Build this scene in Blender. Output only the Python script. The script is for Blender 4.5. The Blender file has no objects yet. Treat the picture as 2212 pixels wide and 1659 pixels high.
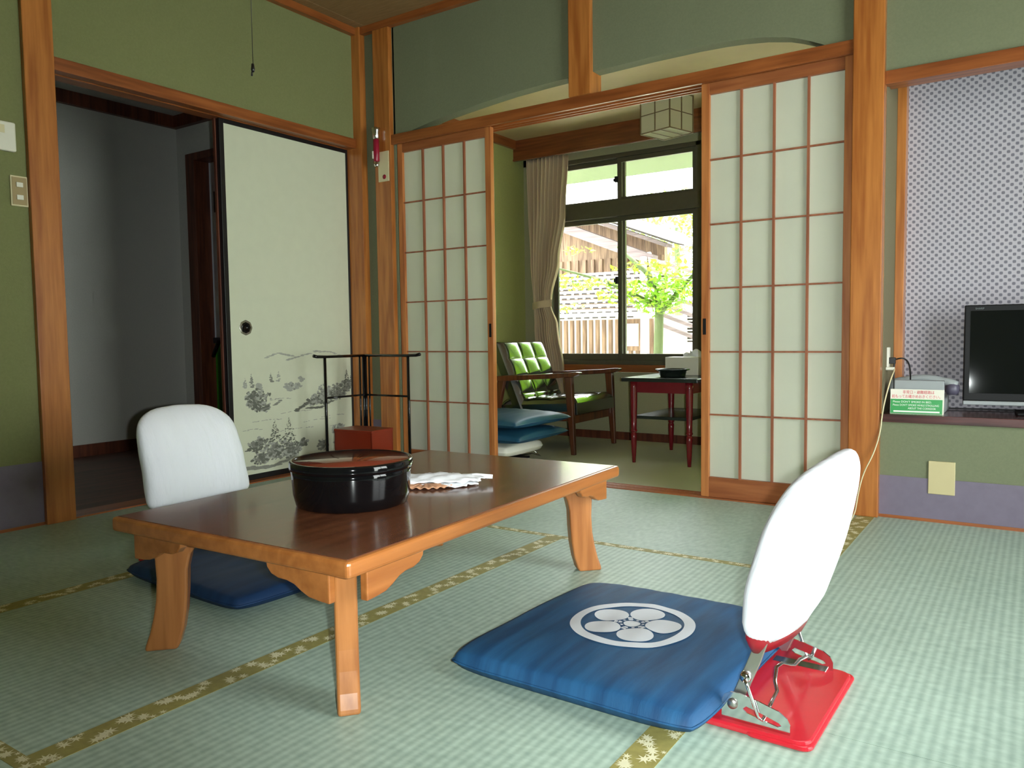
import bpy, math, random
from mathutils import Vector, Matrix
PI = math.pi
C = bpy.context.scene.collection
sc = bpy.context.scene

# ------------------------------------------------------------------ camera
def make_camera():
    yaw, pitch, roll = -.59383, -.06257, .01365
    cy, sy, cp, sp = math.cos(yaw), math.sin(yaw), math.cos(pitch), math.sin(pitch)
    fwd = Vector((sy*cp, cy*cp, sp)); right = Vector((cy, -sy, 0)); down = fwd.cross(right)
    cr, sr = math.cos(roll), math.sin(roll)
    r2 = right*cr + down*sr; d2 = -right*sr + down*cr
    m = Matrix((r2, -d2, -fwd)).transposed().to_4x4()
    m.translation = Vector((0, 0, .73))
    cam = bpy.data.cameras.new('camera'); cam.sensor_width = 36
    cam.lens = 1691.5*36/2212; cam.clip_start = .02; cam.clip_end = 200
    o = bpy.data.objects.new('camera', cam); C.objects.link(o); o.matrix_world = m
    sc.camera = o
    return r2, d2, fwd
CAM_R, CAM_D, CAM_F = make_camera()

# ------------------------------------------------------------------ light
sc.view_settings.view_transform = 'Standard'; sc.view_settings.look = 'None'
sc.view_settings.gamma = 1; sc.view_settings.use_curve_mapping = False
sc.view_settings.exposure = 0.0
SKY = 1.0
w = bpy.data.worlds.new('World'); sc.world = w; w.use_nodes = True
nt = w.node_tree; nt.nodes.clear()
out = nt.nodes.new('ShaderNodeOutputWorld'); bg = nt.nodes.new('ShaderNodeBackground')
tc = nt.nodes.new('ShaderNodeTexCoord'); sx = nt.nodes.new('ShaderNodeSeparateXYZ'); cr = nt.nodes.new('ShaderNodeValToRGB')
nt.links.new(tc.outputs['Generated'], sx.inputs[0]); nt.links.new(sx.outputs['Z'], cr.inputs[0])
cr.color_ramp.elements[0].position = 0; cr.color_ramp.elements[0].color = (.86, .93, .86, 1)
cr.color_ramp.elements[1].position = .5; cr.color_ramp.elements[1].color = (.92, .98, 1, 1)
nt.links.new(cr.outputs[0], bg.inputs[0]); bg.inputs[1].default_value = SKY*14.5
nt.links.new(bg.outputs[0], out.inputs[0])
def lamp(name, kind, loc, direction, energy, color=(1, 1, 1), **kw):
    l = bpy.data.lights.new(name, kind); l.energy = energy; l.color = color
    for k, v in kw.items(): setattr(l, k, v)
    o = bpy.data.objects.new(name, l); C.objects.link(o); o.location = loc
    o.rotation_euler = Vector(direction).to_track_quat('-Z', 'Y').to_euler()
    return o
lamp('sun', 'SUN', (0, 20, 20), (-.22, -.38, -1), 22.0, (1, .97, .88), angle=.01)
# the photographer's flash, just right of the lens
lamp('camera_flash', 'SPOT', tuple(Vector((0, 0, .73)) + CAM_R*.055 + CAM_F*.02), tuple(CAM_F + CAM_R*.10 + CAM_D*-.03),
     185, (.92, 1, .98), spot_size=math.radians(86), spot_blend=.9, shadow_soft_size=.012)

# ------------------------------------------------------------------ materials
def srgb(r, g, b):
    f = lambda c: (c/255/12.92) if c/255 <= .04045 else ((c/255+.055)/1.055)**2.4
    return (f(r), f(g), f(b), 1)
def base_mat(name):
    m = bpy.data.materials.new(name); m.use_nodes = True
    return m, m.node_tree, m.node_tree.nodes['Principled BSDF']
def N(nt, t, **kw):
    n = nt.nodes.new(t)
    for k, v in kw.items(): setattr(n, k, v)
    return n
def mat(name, col, rough=.5, var=.12, scale=20, bump=0, bscale=200, bdist=.002, stretch=(1, 1, 1), metal=0, spec=.5, coat=0, coat_rough=.1, col2=None, trans=0, detail=3, ior=None):
    """noise-varied colour between col*(1-var) (or col2) and col, optional noise bump"""
    m, nt, b = base_mat(name)
    tcd = N(nt, 'ShaderNodeTexCoord'); mp = N(nt, 'ShaderNodeMapping'); mp.inputs['Scale'].default_value = stretch
    nt.links.new(tcd.outputs['Object'], mp.inputs[0])
    no = N(nt, 'ShaderNodeTexNoise'); no.inputs['Scale'].default_value = scale; no.inputs['Detail'].default_value = detail
    nt.links.new(mp.outputs[0], no.inputs['Vector'])
    r = N(nt, 'ShaderNodeValToRGB'); r.color_ramp.elements[0].position = .3; r.color_ramp.elements[1].position = .7
    c2 = col2 or tuple(c*(1-var) for c in col[:3])+(1,)
    r.color_ramp.elements[0].color = c2; r.color_ramp.elements[1].color = col
    nt.links.new(no.outputs[0], r.inputs[0]); nt.links.new(r.outputs[0], b.inputs['Base Color'])
    b.inputs['Roughness'].default_value = rough; b.inputs['Metallic'].default_value = metal
    b.inputs['Specular IOR Level'].default_value = spec; b.inputs['Coat Weight'].default_value = coat; b.inputs['Coat Roughness'].default_value = coat_rough
    if ior: b.inputs['IOR'].default_value = ior
    if bump:
        n2 = N(nt, 'ShaderNodeTexNoise'); n2.inputs['Scale'].default_value = bscale; n2.inputs['Detail'].default_value = 4
        nt.links.new(mp.outputs[0], n2.inputs['Vector'])
        bu = N(nt, 'ShaderNodeBump'); bu.inputs['Strength'].default_value = bump; bu.inputs['Distance'].default_value = bdist
        nt.links.new(n2.outputs[0], bu.inputs['Height']); nt.links.new(bu.outputs[0], b.inputs['Normal'])
    return m
def wood(name, c1, c2, axis='z', rough=.35, ring=9, spec=.5, coat=0, bump=.15, fine=60, coat_rough=.12):
    m, nt, b = base_mat(name)
    tcd = N(nt, 'ShaderNodeTexCoord'); mp = N(nt, 'ShaderNodeMapping')
    s = {'x': (.07, 1, 1), 'y': (1, .07, 1), 'z': (1, 1, .07)}[axis]
    mp.inputs['Scale'].default_value = s
    nt.links.new(tcd.outputs['Object'], mp.inputs[0])
    n1 = N(nt, 'ShaderNodeTexNoise'); n1.inputs['Scale'].default_value = ring; n1.inputs['Detail'].default_value = 2; n1.inputs['Distortion'].default_value = .6
    nt.links.new(mp.outputs[0], n1.inputs['Vector'])
    mu = N(nt, 'ShaderNodeMath', operation='MULTIPLY'); mu.inputs[1].default_value = 9
    sn = N(nt, 'ShaderNodeMath', operation='SINE'); nt.links.new(n1.outputs[0], mu.inputs[0])
    mu2 = N(nt, 'ShaderNodeMath', operation='MULTIPLY'); mu2.inputs[1].default_value = 3; nt.links.new(mu.outputs[0], mu2.inputs[0]); nt.links.new(mu2.outputs[0], sn.inputs[0])
    n2 = N(nt, 'ShaderNodeTexNoise'); n2.inputs['Scale'].default_value = fine; n2.inputs['Detail'].default_value = 4
    nt.links.new(mp.outputs[0], n2.inputs['Vector'])
    ma = N(nt, 'ShaderNodeMath', operation='MULTIPLY_ADD'); ma.inputs[1].default_value = .13
    nt.links.new(sn.outputs[0], ma.inputs[0]); nt.links.new(n2.outputs[0], ma.inputs[2])
    r = N(nt, 'ShaderNodeValToRGB'); r.color_ramp.elements[0].position = .25; r.color_ramp.elements[1].position = .75
    r.color_ramp.elements[0].color = c2; r.color_ramp.elements[1].color = c1
    nt.links.new(ma.outputs[0], r.inputs[0]); nt.links.new(r.outputs[0], b.inputs['Base Color'])
    b.inputs['Roughness'].default_value = rough; b.inputs['Specular IOR Level'].default_value = spec
    b.inputs['Coat Weight'].default_value = coat; b.inputs['Coat Roughness'].default_value = coat_rough
    if bump:
        bu = N(nt, 'ShaderNodeBump'); bu.inputs['Strength'].default_value = bump; bu.inputs['Distance'].default_value = .001
        nt.links.new(ma.outputs[0], bu.inputs['Height']); nt.links.new(bu.outputs[0], b.inputs['Normal'])
    return m
def tatami(name, axis):
    """igusa weave: fine cross threads and ribs running along the axis"""
    m, nt, b = base_mat(name)
    tcd = N(nt, 'ShaderNodeTexCoord'); sp = N(nt, 'ShaderNodeSeparateXYZ'); nt.links.new(tcd.outputs['Object'], sp.inputs[0])
    along, cross = (sp.outputs['X'], sp.outputs['Y']) if axis == 'x' else (sp.outputs['Y'], sp.outputs['X'])
    def sine(src, period):
        a = N(nt, 'ShaderNodeMath', operation='MULTIPLY'); a.inputs[1].default_value = 2*PI/period; nt.links.new(src, a.inputs[0])
        s = N(nt, 'ShaderNodeMath', operation='SINE'); nt.links.new(a.outputs[0], s.inputs[0]); return s.outputs[0]
    s1 = sine(cross, .0195)
    n = N(nt, 'ShaderNodeTexNoise'); mp = N(nt, 'ShaderNodeMapping'); mp.inputs['Scale'].default_value = (25, 3, 1) if axis == 'y' else (3, 25, 1)
    mp.inputs['Scale'].default_value = (30, 60, 1) if axis == 'y' else (60, 30, 1)
    nt.links.new(tcd.outputs['Object'], mp.inputs[0]); nt.links.new(mp.outputs[0], n.inputs['Vector']); n.inputs['Scale'].default_value = 1; n.inputs['Detail'].default_value = 3
    big = N(nt, 'ShaderNodeTexNoise'); big.inputs['Scale'].default_value = 2.2; nt.links.new(tcd.outputs['Object'], big.inputs['Vector'])
    r = N(nt, 'ShaderNodeValToRGB'); r.color_ramp.elements[0].position = .1; r.color_ramp.elements[1].position = .9
    r.color_ramp.elements[0].color = srgb(142, 164, 150); r.color_ramp.elements[1].color = srgb(182, 204, 188)
    h = N(nt, 'ShaderNodeMath', operation='MULTIPLY_ADD'); h.inputs[1].default_value = .2; nt.links.new(s1, h.inputs[0]); nt.links.new(n.outputs[0], h.inputs[2])
    h2 = N(nt, 'ShaderNodeMath', operation='MULTIPLY_ADD'); h2.inputs[1].default_value = .5; nt.links.new(big.outputs[0], h2.inputs[0]); nt.links.new(h.outputs[0], h2.inputs[2])
    h3 = N(nt, 'ShaderNodeMath', operation='SUBTRACT'); h3.inputs[1].default_value = .25; nt.links.new(h2.outputs[0], h3.inputs[0])
    nt.links.new(h3.outputs[0], r.inputs[0]); nt.links.new(r.outputs[0], b.inputs['Base Color'])
    bu = N(nt, 'ShaderNodeBump'); bu.inputs['Strength'].default_value = .3; bu.inputs['Distance'].default_value = .001
    nt.links.new(h.outputs[0], bu.inputs['Height']); nt.links.new(bu.outputs[0], b.inputs['Normal'])
    b.inputs['Roughness'].default_value = .5; b.inputs['Specular IOR Level'].default_value = .45
    return m
def paper(name, col, trans=.45):
    m, nt, b = base_mat(name)
    tcd = N(nt, 'ShaderNodeTexCoord'); n = N(nt, 'ShaderNodeTexNoise'); n.inputs['Scale'].default_value = 5; n.inputs['Detail'].default_value = 4
    nt.links.new(tcd.outputs['Object'], n.inputs['Vector'])
    r = N(nt, 'ShaderNodeValToRGB'); r.color_ramp.elements[0].color = tuple(c*.9 for c in col[:3])+(1,); r.color_ramp.elements[1].color = col
    nt.links.new(n.outputs[0], r.inputs[0]); nt.links.new(r.outputs[0], b.inputs['Base Color'])
    b.inputs['Roughness'].default_value = .9
    t = N(nt, 'ShaderNodeBsdfTranslucent'); nt.links.new(r.outputs[0], t.inputs[0])
    mx = N(nt, 'ShaderNodeMixShader'); mx.inputs[0].default_value = trans
    o = nt.nodes['Material Output']; nt.links.new(b.outputs[0], mx.inputs[1]); nt.links.new(t.outputs[0], mx.inputs[2]); nt.links.new(mx.outputs[0], o.inputs[0])
    bu = N(nt, 'ShaderNodeBump'); bu.inputs['Strength'].default_value = .35; bu.inputs['Distance'].default_value = .006
    n2 = N(nt, 'ShaderNodeTexNoise'); n2.inputs['Scale'].default_value = 4.5; n2.inputs['Distortion'].default_value = 1.2
    mp = N(nt, 'ShaderNodeMapping'); mp.inputs['Rotation'].default_value = (0, .7, 0); mp.inputs['Scale'].default_value = (3, 1, .6)
    nt.links.new(tcd.outputs['Object'], mp.inputs[0]); nt.links.new(mp.outputs[0], n2.inputs['Vector'])
    nt.links.new(n2.outputs[0], bu.inputs['Height']); nt.links.new(bu.outputs[0], b.inputs['Normal'])
    return m
def checker_mat(name):
    m, nt, b = base_mat(name)
    tcd = N(nt, 'ShaderNodeTexCoord'); sp = N(nt, 'ShaderNodeSeparateXYZ'); nt.links.new(tcd.outputs['Object'], sp.inputs[0])
    def sine(src):
        a = N(nt, 'ShaderNodeMath', operation='MULTIPLY'); a.inputs[1].default_value = 2*PI/.0285; nt.links.new(src, a.inputs[0])
        s = N(nt, 'ShaderNodeMath', operation='SINE'); nt.links.new(a.outputs[0], s.inputs[0]); return s.outputs[0]
    mu = N(nt, 'ShaderNodeMath', operation='MULTIPLY'); nt.links.new(sine(sp.outputs['X']), mu.inputs[0]); nt.links.new(sine(sp.outputs['Z']), mu.inputs[1])
    r = N(nt, 'ShaderNodeValToRGB'); r.color_ramp.elements[0].position = .12; r.color_ramp.elements[0].color = srgb(178, 174, 184)
    r.color_ramp.elements[1].position = .38; r.color_ramp.elements[1].color = srgb(112, 110, 122)
    nt.links.new(mu.outputs[0], r.inputs[0]); nt.links.new(r.outputs[0], b.inputs['Base Color']); b.inputs['Roughness'].default_value = .6
    return m
def glass(name):
    m, nt, b = base_mat(name)
    t = N(nt, 'ShaderNodeBsdfTransparent'); g = N(nt, 'ShaderNodeBsdfGlossy'); g.inputs['Roughness'].default_value = .02
    f = N(nt, 'ShaderNodeFresnel'); f.inputs[0].default_value = 1.3
    mx = N(nt, 'ShaderNodeMixShader'); nt.links.new(f.outputs[0], mx.inputs[0]); nt.links.new(t.outputs[0], mx.inputs[1]); nt.links.new(g.outputs[0], mx.inputs[2])
    nt.links.new(mx.outputs[0], nt.nodes['Material Output'].inputs[0])
    return m
def leafy(name, c1, c2, trans=.5):
    m, nt, b = base_mat(name)
    tcd = N(nt, 'ShaderNodeTexCoord'); n = N(nt, 'ShaderNodeTexNoise'); n.inputs['Scale'].default_value = 6
    nt.links.new(tcd.outputs['Object'], n.inputs['Vector'])
    r = N(nt, 'ShaderNodeValToRGB'); r.color_ramp.elements[0].position = .35; r.color_ramp.elements[1].position = .65; r.color_ramp.elements[0].color = c2; r.color_ramp.elements[1].color = c1
    nt.links.new(n.outputs[0], r.inputs[0]); nt.links.new(r.outputs[0], b.inputs['Base Color'])
    t = N(nt, 'ShaderNodeBsdfTranslucent'); nt.links.new(r.outputs[0], t.inputs[0]); mx = N(nt, 'ShaderNodeMixShader'); mx.inputs[0].default_value = trans
    nt.links.new(b.outputs[0], mx.inputs[1]); nt.links.new(t.outputs[0], mx.inputs[2]); nt.links.new(mx.outputs[0], nt.nodes['Material Output'].inputs[0])
    return m

WC1, WC2 = srgb(188, 120, 58), srgb(152, 86, 36)
M = {}
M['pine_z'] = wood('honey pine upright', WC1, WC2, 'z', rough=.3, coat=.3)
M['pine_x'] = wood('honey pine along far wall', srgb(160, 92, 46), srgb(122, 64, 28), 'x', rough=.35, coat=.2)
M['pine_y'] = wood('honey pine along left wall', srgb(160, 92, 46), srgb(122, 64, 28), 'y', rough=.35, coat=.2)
M['pelmet'] = wood('brown pelmet wood', srgb(136, 76, 42), srgb(104, 54, 28), 'x', rough=.3, coat=.3)
M['shoji_z'] = wood('shoji cedar upright', srgb(190, 122, 66), srgb(156, 88, 44), 'z', rough=.45)
M['shoji_x'] = wood('shoji cedar crosswise', srgb(160, 96, 54), srgb(134, 74, 38), 'x', rough=.45)
M['lattice'] = wood('lattice cedar', srgb(158, 96, 66), srgb(128, 72, 46), 'z', rough=.5, bump=0)
M['dark_wood'] = wood('dark stained wood', srgb(112, 60, 38), srgb(74, 36, 24), 'z', rough=.45)
M['dark_floor'] = wood('dark brown boards', srgb(104, 72, 58), srgb(74, 52, 42), 'y', rough=.5)
M['tab_edge'] = wood('table honey edge', srgb(176, 110, 56), srgb(152, 90, 42), 'y', rough=.28, coat=.3)
M['tab_leg'] = wood('table honey leg', srgb(184, 120, 66), srgb(152, 92, 46), 'z', rough=.32, coat=.3)
M['tab_top'] = wood('table rosewood top', srgb(128, 78, 52), srgb(88, 50, 34), 'y', rough=.24, ring=14, fine=46, coat=.25, coat_rough=.08, bump=.12)
M['chair_wood'] = wood('walnut armchair wood', srgb(112, 62, 34), srgb(72, 38, 22), 'z', rough=.35, coat=.3)
M['shelf'] = wood('dark rosewood shelf', srgb(92, 52, 50), srgb(60, 34, 34), 'x', rough=.25, coat=.5)
M['wall'] = mat('olive green plaster', srgb(126, 130, 88), .9, .08, 120, bump=.5, bscale=350, spec=.2)
M['wall_far'] = mat('grey green plaster', srgb(120, 126, 100), .9, .08, 120, bump=.5, bscale=350, spec=.2)
M['wall_sun'] = mat('moss green plaster', srgb(176, 180, 112), .9, .08, 120, bump=.5, bscale=350, spec=.2)
M['wall_win'] = mat('pale olive plaster', srgb(160, 158, 126), .9, .08, 120, bump=.5, bscale=350, spec=.2)
M['wall_ves'] = mat('grey plaster', srgb(200, 200, 194), .9, .08, 150, bump=.5, bscale=350, spec=.2)
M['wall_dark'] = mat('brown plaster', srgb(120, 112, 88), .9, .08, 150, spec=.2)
M['purple'] = mat('mauve waist paper', srgb(122, 114, 130), .8, .08, 30, spec=.2)
M['ceiling'] = mat('tan ceiling board', srgb(150, 118, 80), .8, .2, 14, stretch=(1, 8, 1), spec=.2)
M['sun_ceiling'] = mat('beige ceiling paper', srgb(206, 186, 142), .6, .08, 8, spec=.3)
M['tat_y'] = tatami('tatami weave lengthwise', 'y'); M['tat_x'] = tatami('tatami weave crosswise', 'x')
M['heri'] = mat('olive tatami border', srgb(158, 150, 86), .6, .2, 60)
M['heri_leaf'] = mat('cream maple motif', srgb(226, 222, 186), .6, .06, 60)
M['carpet'] = mat('sage carpet', srgb(200, 200, 172), .9, .15, 500, bump=.4, bscale=900, spec=.1)
M['paper'] = paper('shoji paper', srgb(226, 227, 212), .40)
M['fusuma'] = mat('cream fusuma paper', srgb(204, 208, 184), .55, .03, 20)
M['black'] = mat('black lacquer', srgb(12, 12, 14), .05, .2, 20, spec=.45)
M['black_matt'] = mat('black painted', srgb(20, 18, 20), .4, .2, 20)
for i, g in enumerate((104, 132, 164)): M['ink%d' % i] = mat('ink grey %d' % i, srgb(g, g+2, g-8), .7, .18, 60)
M['white_cloth'] = mat('white cotton cover', srgb(226, 229, 236), .85, .03, 10, bump=.6, bscale=7, bdist=.02, stretch=(1, 2.5, .7), spec=.2)
M['cream_cloth'] = mat('cream cotton cover', srgb(232, 230, 214), .85, .03, 10, spec=.2)
M['blue'] = mat('indigo cushion cotton', srgb(36, 90, 134), .62, .3, 4, bump=.25, bscale=60, stretch=(9, 1, 1), spec=.35, col2=srgb(24, 66, 106))
M['navy'] = mat('navy cushion cotton', srgb(22, 54, 94), .6, .3, 4, stretch=(9, 1, 1), spec=.35)
M['teal'] = mat('teal blue cushion cotton', srgb(32, 80, 108), .5, .2, 5, spec=.4)
M['crest'] = mat('white crest print', srgb(226, 232, 242), .6, .03, 30)
M['red'] = mat('glossy red plastic', srgb(206, 38, 52), .2, .08, 20, spec=.6, coat=.4)
M['red_board'] = mat('dark red vinyl', srgb(150, 24, 36), .35, .15, 60)
M['chrome'] = mat('chrome', srgb(225, 225, 225), .12, .03, 30, metal=1)
M['steel'] = mat('dull steel', srgb(190, 186, 180), .35, .06, 30, metal=1)
M['bronze'] = mat('dark bronze aluminium', srgb(88, 84, 68), .4, .1, 30, spec=.4)
M['glass'] = glass('window glass')
M['curtain'] = mat('beige curtain', srgb(212, 190, 160), .9, .08, 300, spec=.1)
M['leather'] = mat('black green leather', srgb(14, 26, 20), .2, .2, 30, bump=.1, bscale=500, spec=1.0, coat=1.0, coat_rough=.10, ior=1.8)
M['maroon'] = mat('maroon lacquer', srgb(122, 24, 34), .22, .15, 20, coat=.4)
M['table_black'] = mat('black green laminate', srgb(38, 46, 42), .22, .15, 20, spec=.6)
M['lid'] = mat('red brown lacquer', srgb(120, 52, 36), .08, .1, 10, spec=.7)
M['cream_plastic'] = mat('cream plastic', srgb(214, 204, 164), .5, .03, 20)
M['white_plastic'] = mat('white plastic', srgb(226, 224, 210), .45, .03, 20)
M['beige_plastic'] = mat('beige plastic', srgb(196, 184, 140), .5, .03, 20)
M['brown_plastic'] = mat('tan plastic', srgb(160, 140, 96), .5, .03, 20)
M['grey_plastic'] = mat('grey plastic', srgb(150, 156, 158), .45, .05, 20)
M['tv'] = mat('tv screen', srgb(18, 20, 20), .03, .1, 3, spec=.4)
M['tv_frame'] = mat('tv bezel', srgb(12, 12, 14), .5, .1, 20, spec=.25)
M['tv_logo'] = mat('grey lettering', srgb(110, 120, 120), .5, .05, 20)
M['green_sign'] = mat('green sign ink', srgb(20, 150, 66), .4, .05, 20)
M['red_ink'] = mat('red sign ink', srgb(206, 60, 76), .5, .05, 20)
M['white_ink'] = mat('white sign ink', srgb(230, 240, 230), .5, .03, 20)
M['purple_plastic'] = mat('violet grey plastic', srgb(86, 82, 100), .4, .05, 20)
M['box_red'] = mat('red brown box lacquer', srgb(128, 42, 22), .3, .1, 10)
M['torch_red'] = mat('crimson torch body', srgb(150, 20, 50), .3, .08, 10)
M['napkin'] = mat('white paper', srgb(240, 242, 246), .7, .03, 20)
M['wafer'] = mat('tan fan paper', srgb(214, 160, 124), .7, .3, 60)
M['green_panel'] = mat('green door panel', srgb(60, 140, 30), .6, .05, 5)
M['blue_pane'] = mat('frosted pane', srgb(226, 232, 244), .3, .05, 5)
M['ext_wood'] = wood('weathered outdoor wood', srgb(128, 104, 82), srgb(80, 60, 46), 'z', rough=.8, bump=0)
M['ext_beam'] = wood('grey outdoor beam', srgb(112, 98, 98), srgb(84, 72, 72), 'x', rough=.8, bump=0)
M['ext_white'] = mat('white painted siding', srgb(244, 240, 232), .8, .05, 8)
M['ext_dark'] = mat('dark roof gap', srgb(44, 38, 36), .8, .1, 8)
M['soffit'] = mat('eave soffit board', srgb(84, 98, 62), .8, .05, 20)
M['ground'] = mat('pale gravel', srgb(232, 228, 214), .95, .15, 30)
M['leaf'] = leafy('maple leaves', srgb(138, 176, 48), srgb(96, 142, 28))
M['leaf2'] = leafy('dense green leaves', srgb(96, 150, 44), srgb(60, 112, 30))
M['leaf_mirrored'] = leafy('lime leaves brightened for reflection', srgb(196, 226, 74), srgb(160, 204, 54))  # leaf colour brightened so the chair leather mirrors a stronger lime
M['bark'] = mat('grey green bark', srgb(84, 94, 60), .9, .25, 20, stretch=(3, 3, .6))
M['washi'] = paper('lamp washi', srgb(236, 232, 206), .35)
M['lamp_frame'] = mat('brown lamp frame', srgb(124, 102, 68), .5, .1, 20)

# ------------------------------------------------------------------ mesh helpers
class MB:
    def __init__(s): s.v = []; s.f = []; s.m = []; s.mi = 0; s.smooth = []; s.sm = False
    def mat(s, i): s.mi = i; return s
    def add(s, vs, fs):
        n = len(s.v); s.v += [tuple(v) for v in vs]
        for f in fs: s.f.append([n+i for i in f]); s.m.append(s.mi); s.smooth.append(s.sm)
        return s
    def box(s, x0, x1, y0, y1, z0, z1):
        return s.add([(x0, y0, z0), (x1, y0, z0), (x1, y1, z0), (x0, y1, z0), (x0, y0, z1), (x1, y0, z1), (x1, y1, z1), (x0, y1, z1)],
                     [(0, 3, 2, 1), (4, 5, 6, 7), (0, 1, 5, 4), (1, 2, 6, 5), (2, 3, 7, 6), (3, 0, 4, 7)])
    def hexa(s, a, b):  # two quads
        return s.add(list(a)+list(b), [(0, 3, 2, 1), (4, 5, 6, 7), (0, 1, 5, 4), (1, 2, 6, 5), (2, 3, 7, 6), (3, 0, 4, 7)])
    def prism(s, pts, d, flip=False):
        """polygon (3d points) extruded by vector d"""
        n = len(pts); d = Vector(d); a = [Vector(p) for p in pts]; b = [p+d for p in a]
        fs = [tuple(range(n-1, -1, -1)), tuple(range(n, 2*n))] + [(i, (i+1) % n, n+(i+1) % n, n+i) for i in range(n)]
        return s.add(a+b, fs)
    def tube(s, path, r, seg=10, cap=True, sq=None):
        path = [Vector(p) for p in path]; n = len(path); rs = r if isinstance(r, (list, tuple)) else [r]*n
        vs = []; up = None
        for i, p in enumerate(path):
            t = (path[min(i+1, n-1)] - path[max(i-1, 0)]).normalized()
            if up is None:
                up = Vector((0, 0, 1)) if abs(t.z) < .9 else Vector((1, 0, 0))
            a = t.cross(up).normalized(); b = a.cross(t).normalized(); up = b
            for k in range(seg):
                an = 2*PI*k/seg
                vs.append(p + (a*math.cos(an) + b*math.sin(an))*rs[i])
        fs = [(i*seg+k, i*seg+(k+1) % seg, (i+1)*seg+(k+1) % seg, (i+1)*seg+k) for i in range(n-1) for k in range(seg)]
        if cap: fs += [tuple(range(seg-1, -1, -1)), tuple((n-1)*seg+k for k in range(seg))]
        o = s.sm; s.sm = True; s.add(vs, fs); s.sm = o
        return s
    def lathe(s, prof, c=(0, 0, 0), seg=48, ax='z'):
        vs = []
        for r, z in prof:
            for k in range(seg):
                a = 2*PI*k/seg; p = (r*math.cos(a), r*math.sin(a), z)
                if ax == 'x': p = (p[2], p[0], p[1])
                if ax == 'y': p = (p[0], p[2], p[1])
                vs.append((c[0]+p[0], c[1]+p[1], c[2]+p[2]))
        n = len(prof)
        fs = [(i*seg+k, i*seg+(k+1) % seg, (i+1)*seg+(k+1) % seg, (i+1)*seg+k) for i in range(n-1) for k in range(seg)]
        if prof[0][0] > 1e-6: fs.append(tuple(range(seg-1, -1, -1)))
        if prof[-1][0] > 1e-6: fs.append(tuple((n-1)*seg+k for k in range(seg)))
        o = s.sm; s.sm = True; s.add(vs, fs); s.sm = o
        return s
    def grid(s, fn, nu, nv, wrap_u=False, sm=True):
        vs = [fn(i/nu, j/nv) for j in range(nv+1) for i in range(nu if wrap_u else nu+1)]
        w_ = nu if wrap_u else nu+1
        fs = [(j*w_+i, j*w_+(i+1) % w_, (j+1)*w_+(i+1) % w_, (j+1)*w_+i) for j in range(nv) for i in range(nu)]
        o = s.sm; s.sm = sm; s.add(vs, fs); s.sm = o
        return s
    def build(s, name, mats, parent=None, bevel=0, seg=2, subsurf=0):
        me = bpy.data.meshes.new(name); me.from_pydata(s.v, [], s.f)
        ms = mats if isinstance(mats, (list, tuple)) else [mats]
        for m in ms: me.materials.append(M[m] if isinstance(m, str) else m)
        me.polygons.foreach_set('material_index', s.m); me.polygons.foreach_set('use_smooth', s.smooth)
        me.validate(); me.update()
        o = bpy.data.objects.new(name, me); C.objects.link(o)
        if parent: o.parent = parent
        if bevel:
            b = o.modifiers.new('bevel', 'BEVEL'); b.width = bevel; b.segments = seg; b.limit_method = 'ANGLE'; b.angle_limit = math.radians(40); b.harden_normals = False
        if subsurf:
            ss = o.modifiers.new('subsurf', 'SUBSURF'); ss.levels = subsurf; ss.render_levels = subsurf
        return o
def thing(name, label, cat, loc=(0, 0, 0), rz=0, group=None):
    o = bpy.data.objects.new(name, None); C.objects.link(o); o.location = loc; o.rotation_euler = (0, 0, rz); o.empty_display_size = .05
    o['label'] = label; o['category'] = cat
    if group: o['group'] = group
    return o
def tag(o, label, cat, group=None):
    o['label'] = label; o['category'] = cat
    if group: o['group'] = group
    return o
def struct(o, label=None):
    o['kind'] = 'structure'
    if label: o['label'] = label
    return o
def sbox(name, m, *b, bevel=0, label=None):
    return struct(MB().box(*b).build(name, m, bevel=bevel), label)
def text(name, body, m, size, loc, rot, parent=None, align='CENTER', extrude=.0003, sx_=1):
    cu = bpy.data.curves.new(name, 'FONT'); cu.body = body; cu.size = size; cu.align_x = align; cu.extrude = extrude
    t = bpy.data.objects.new(name, cu); C.objects.link(t)
    bpy.context.view_layer.update()
    me = bpy.data.meshes.new_from_object(t.evaluated_get(bpy.context.evaluated_depsgraph_get()))
    bpy.data.objects.remove(t)
    me.materials.clear(); me.materials.append(M[m])
    o = bpy.data.objects.new(name, me); C.objects.link(o); o.location = loc; o.rotation_euler = rot; o.scale = (sx_, 1, 1)
    if parent: o.parent = parent
    return o
R = random.Random(7)

# ================================================================== ROOM SHELL
XL, YF, YW = -3.28, 3.32, 4.90       # left wall, far wall, window wall of the sunroom
CE = 2.47
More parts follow.
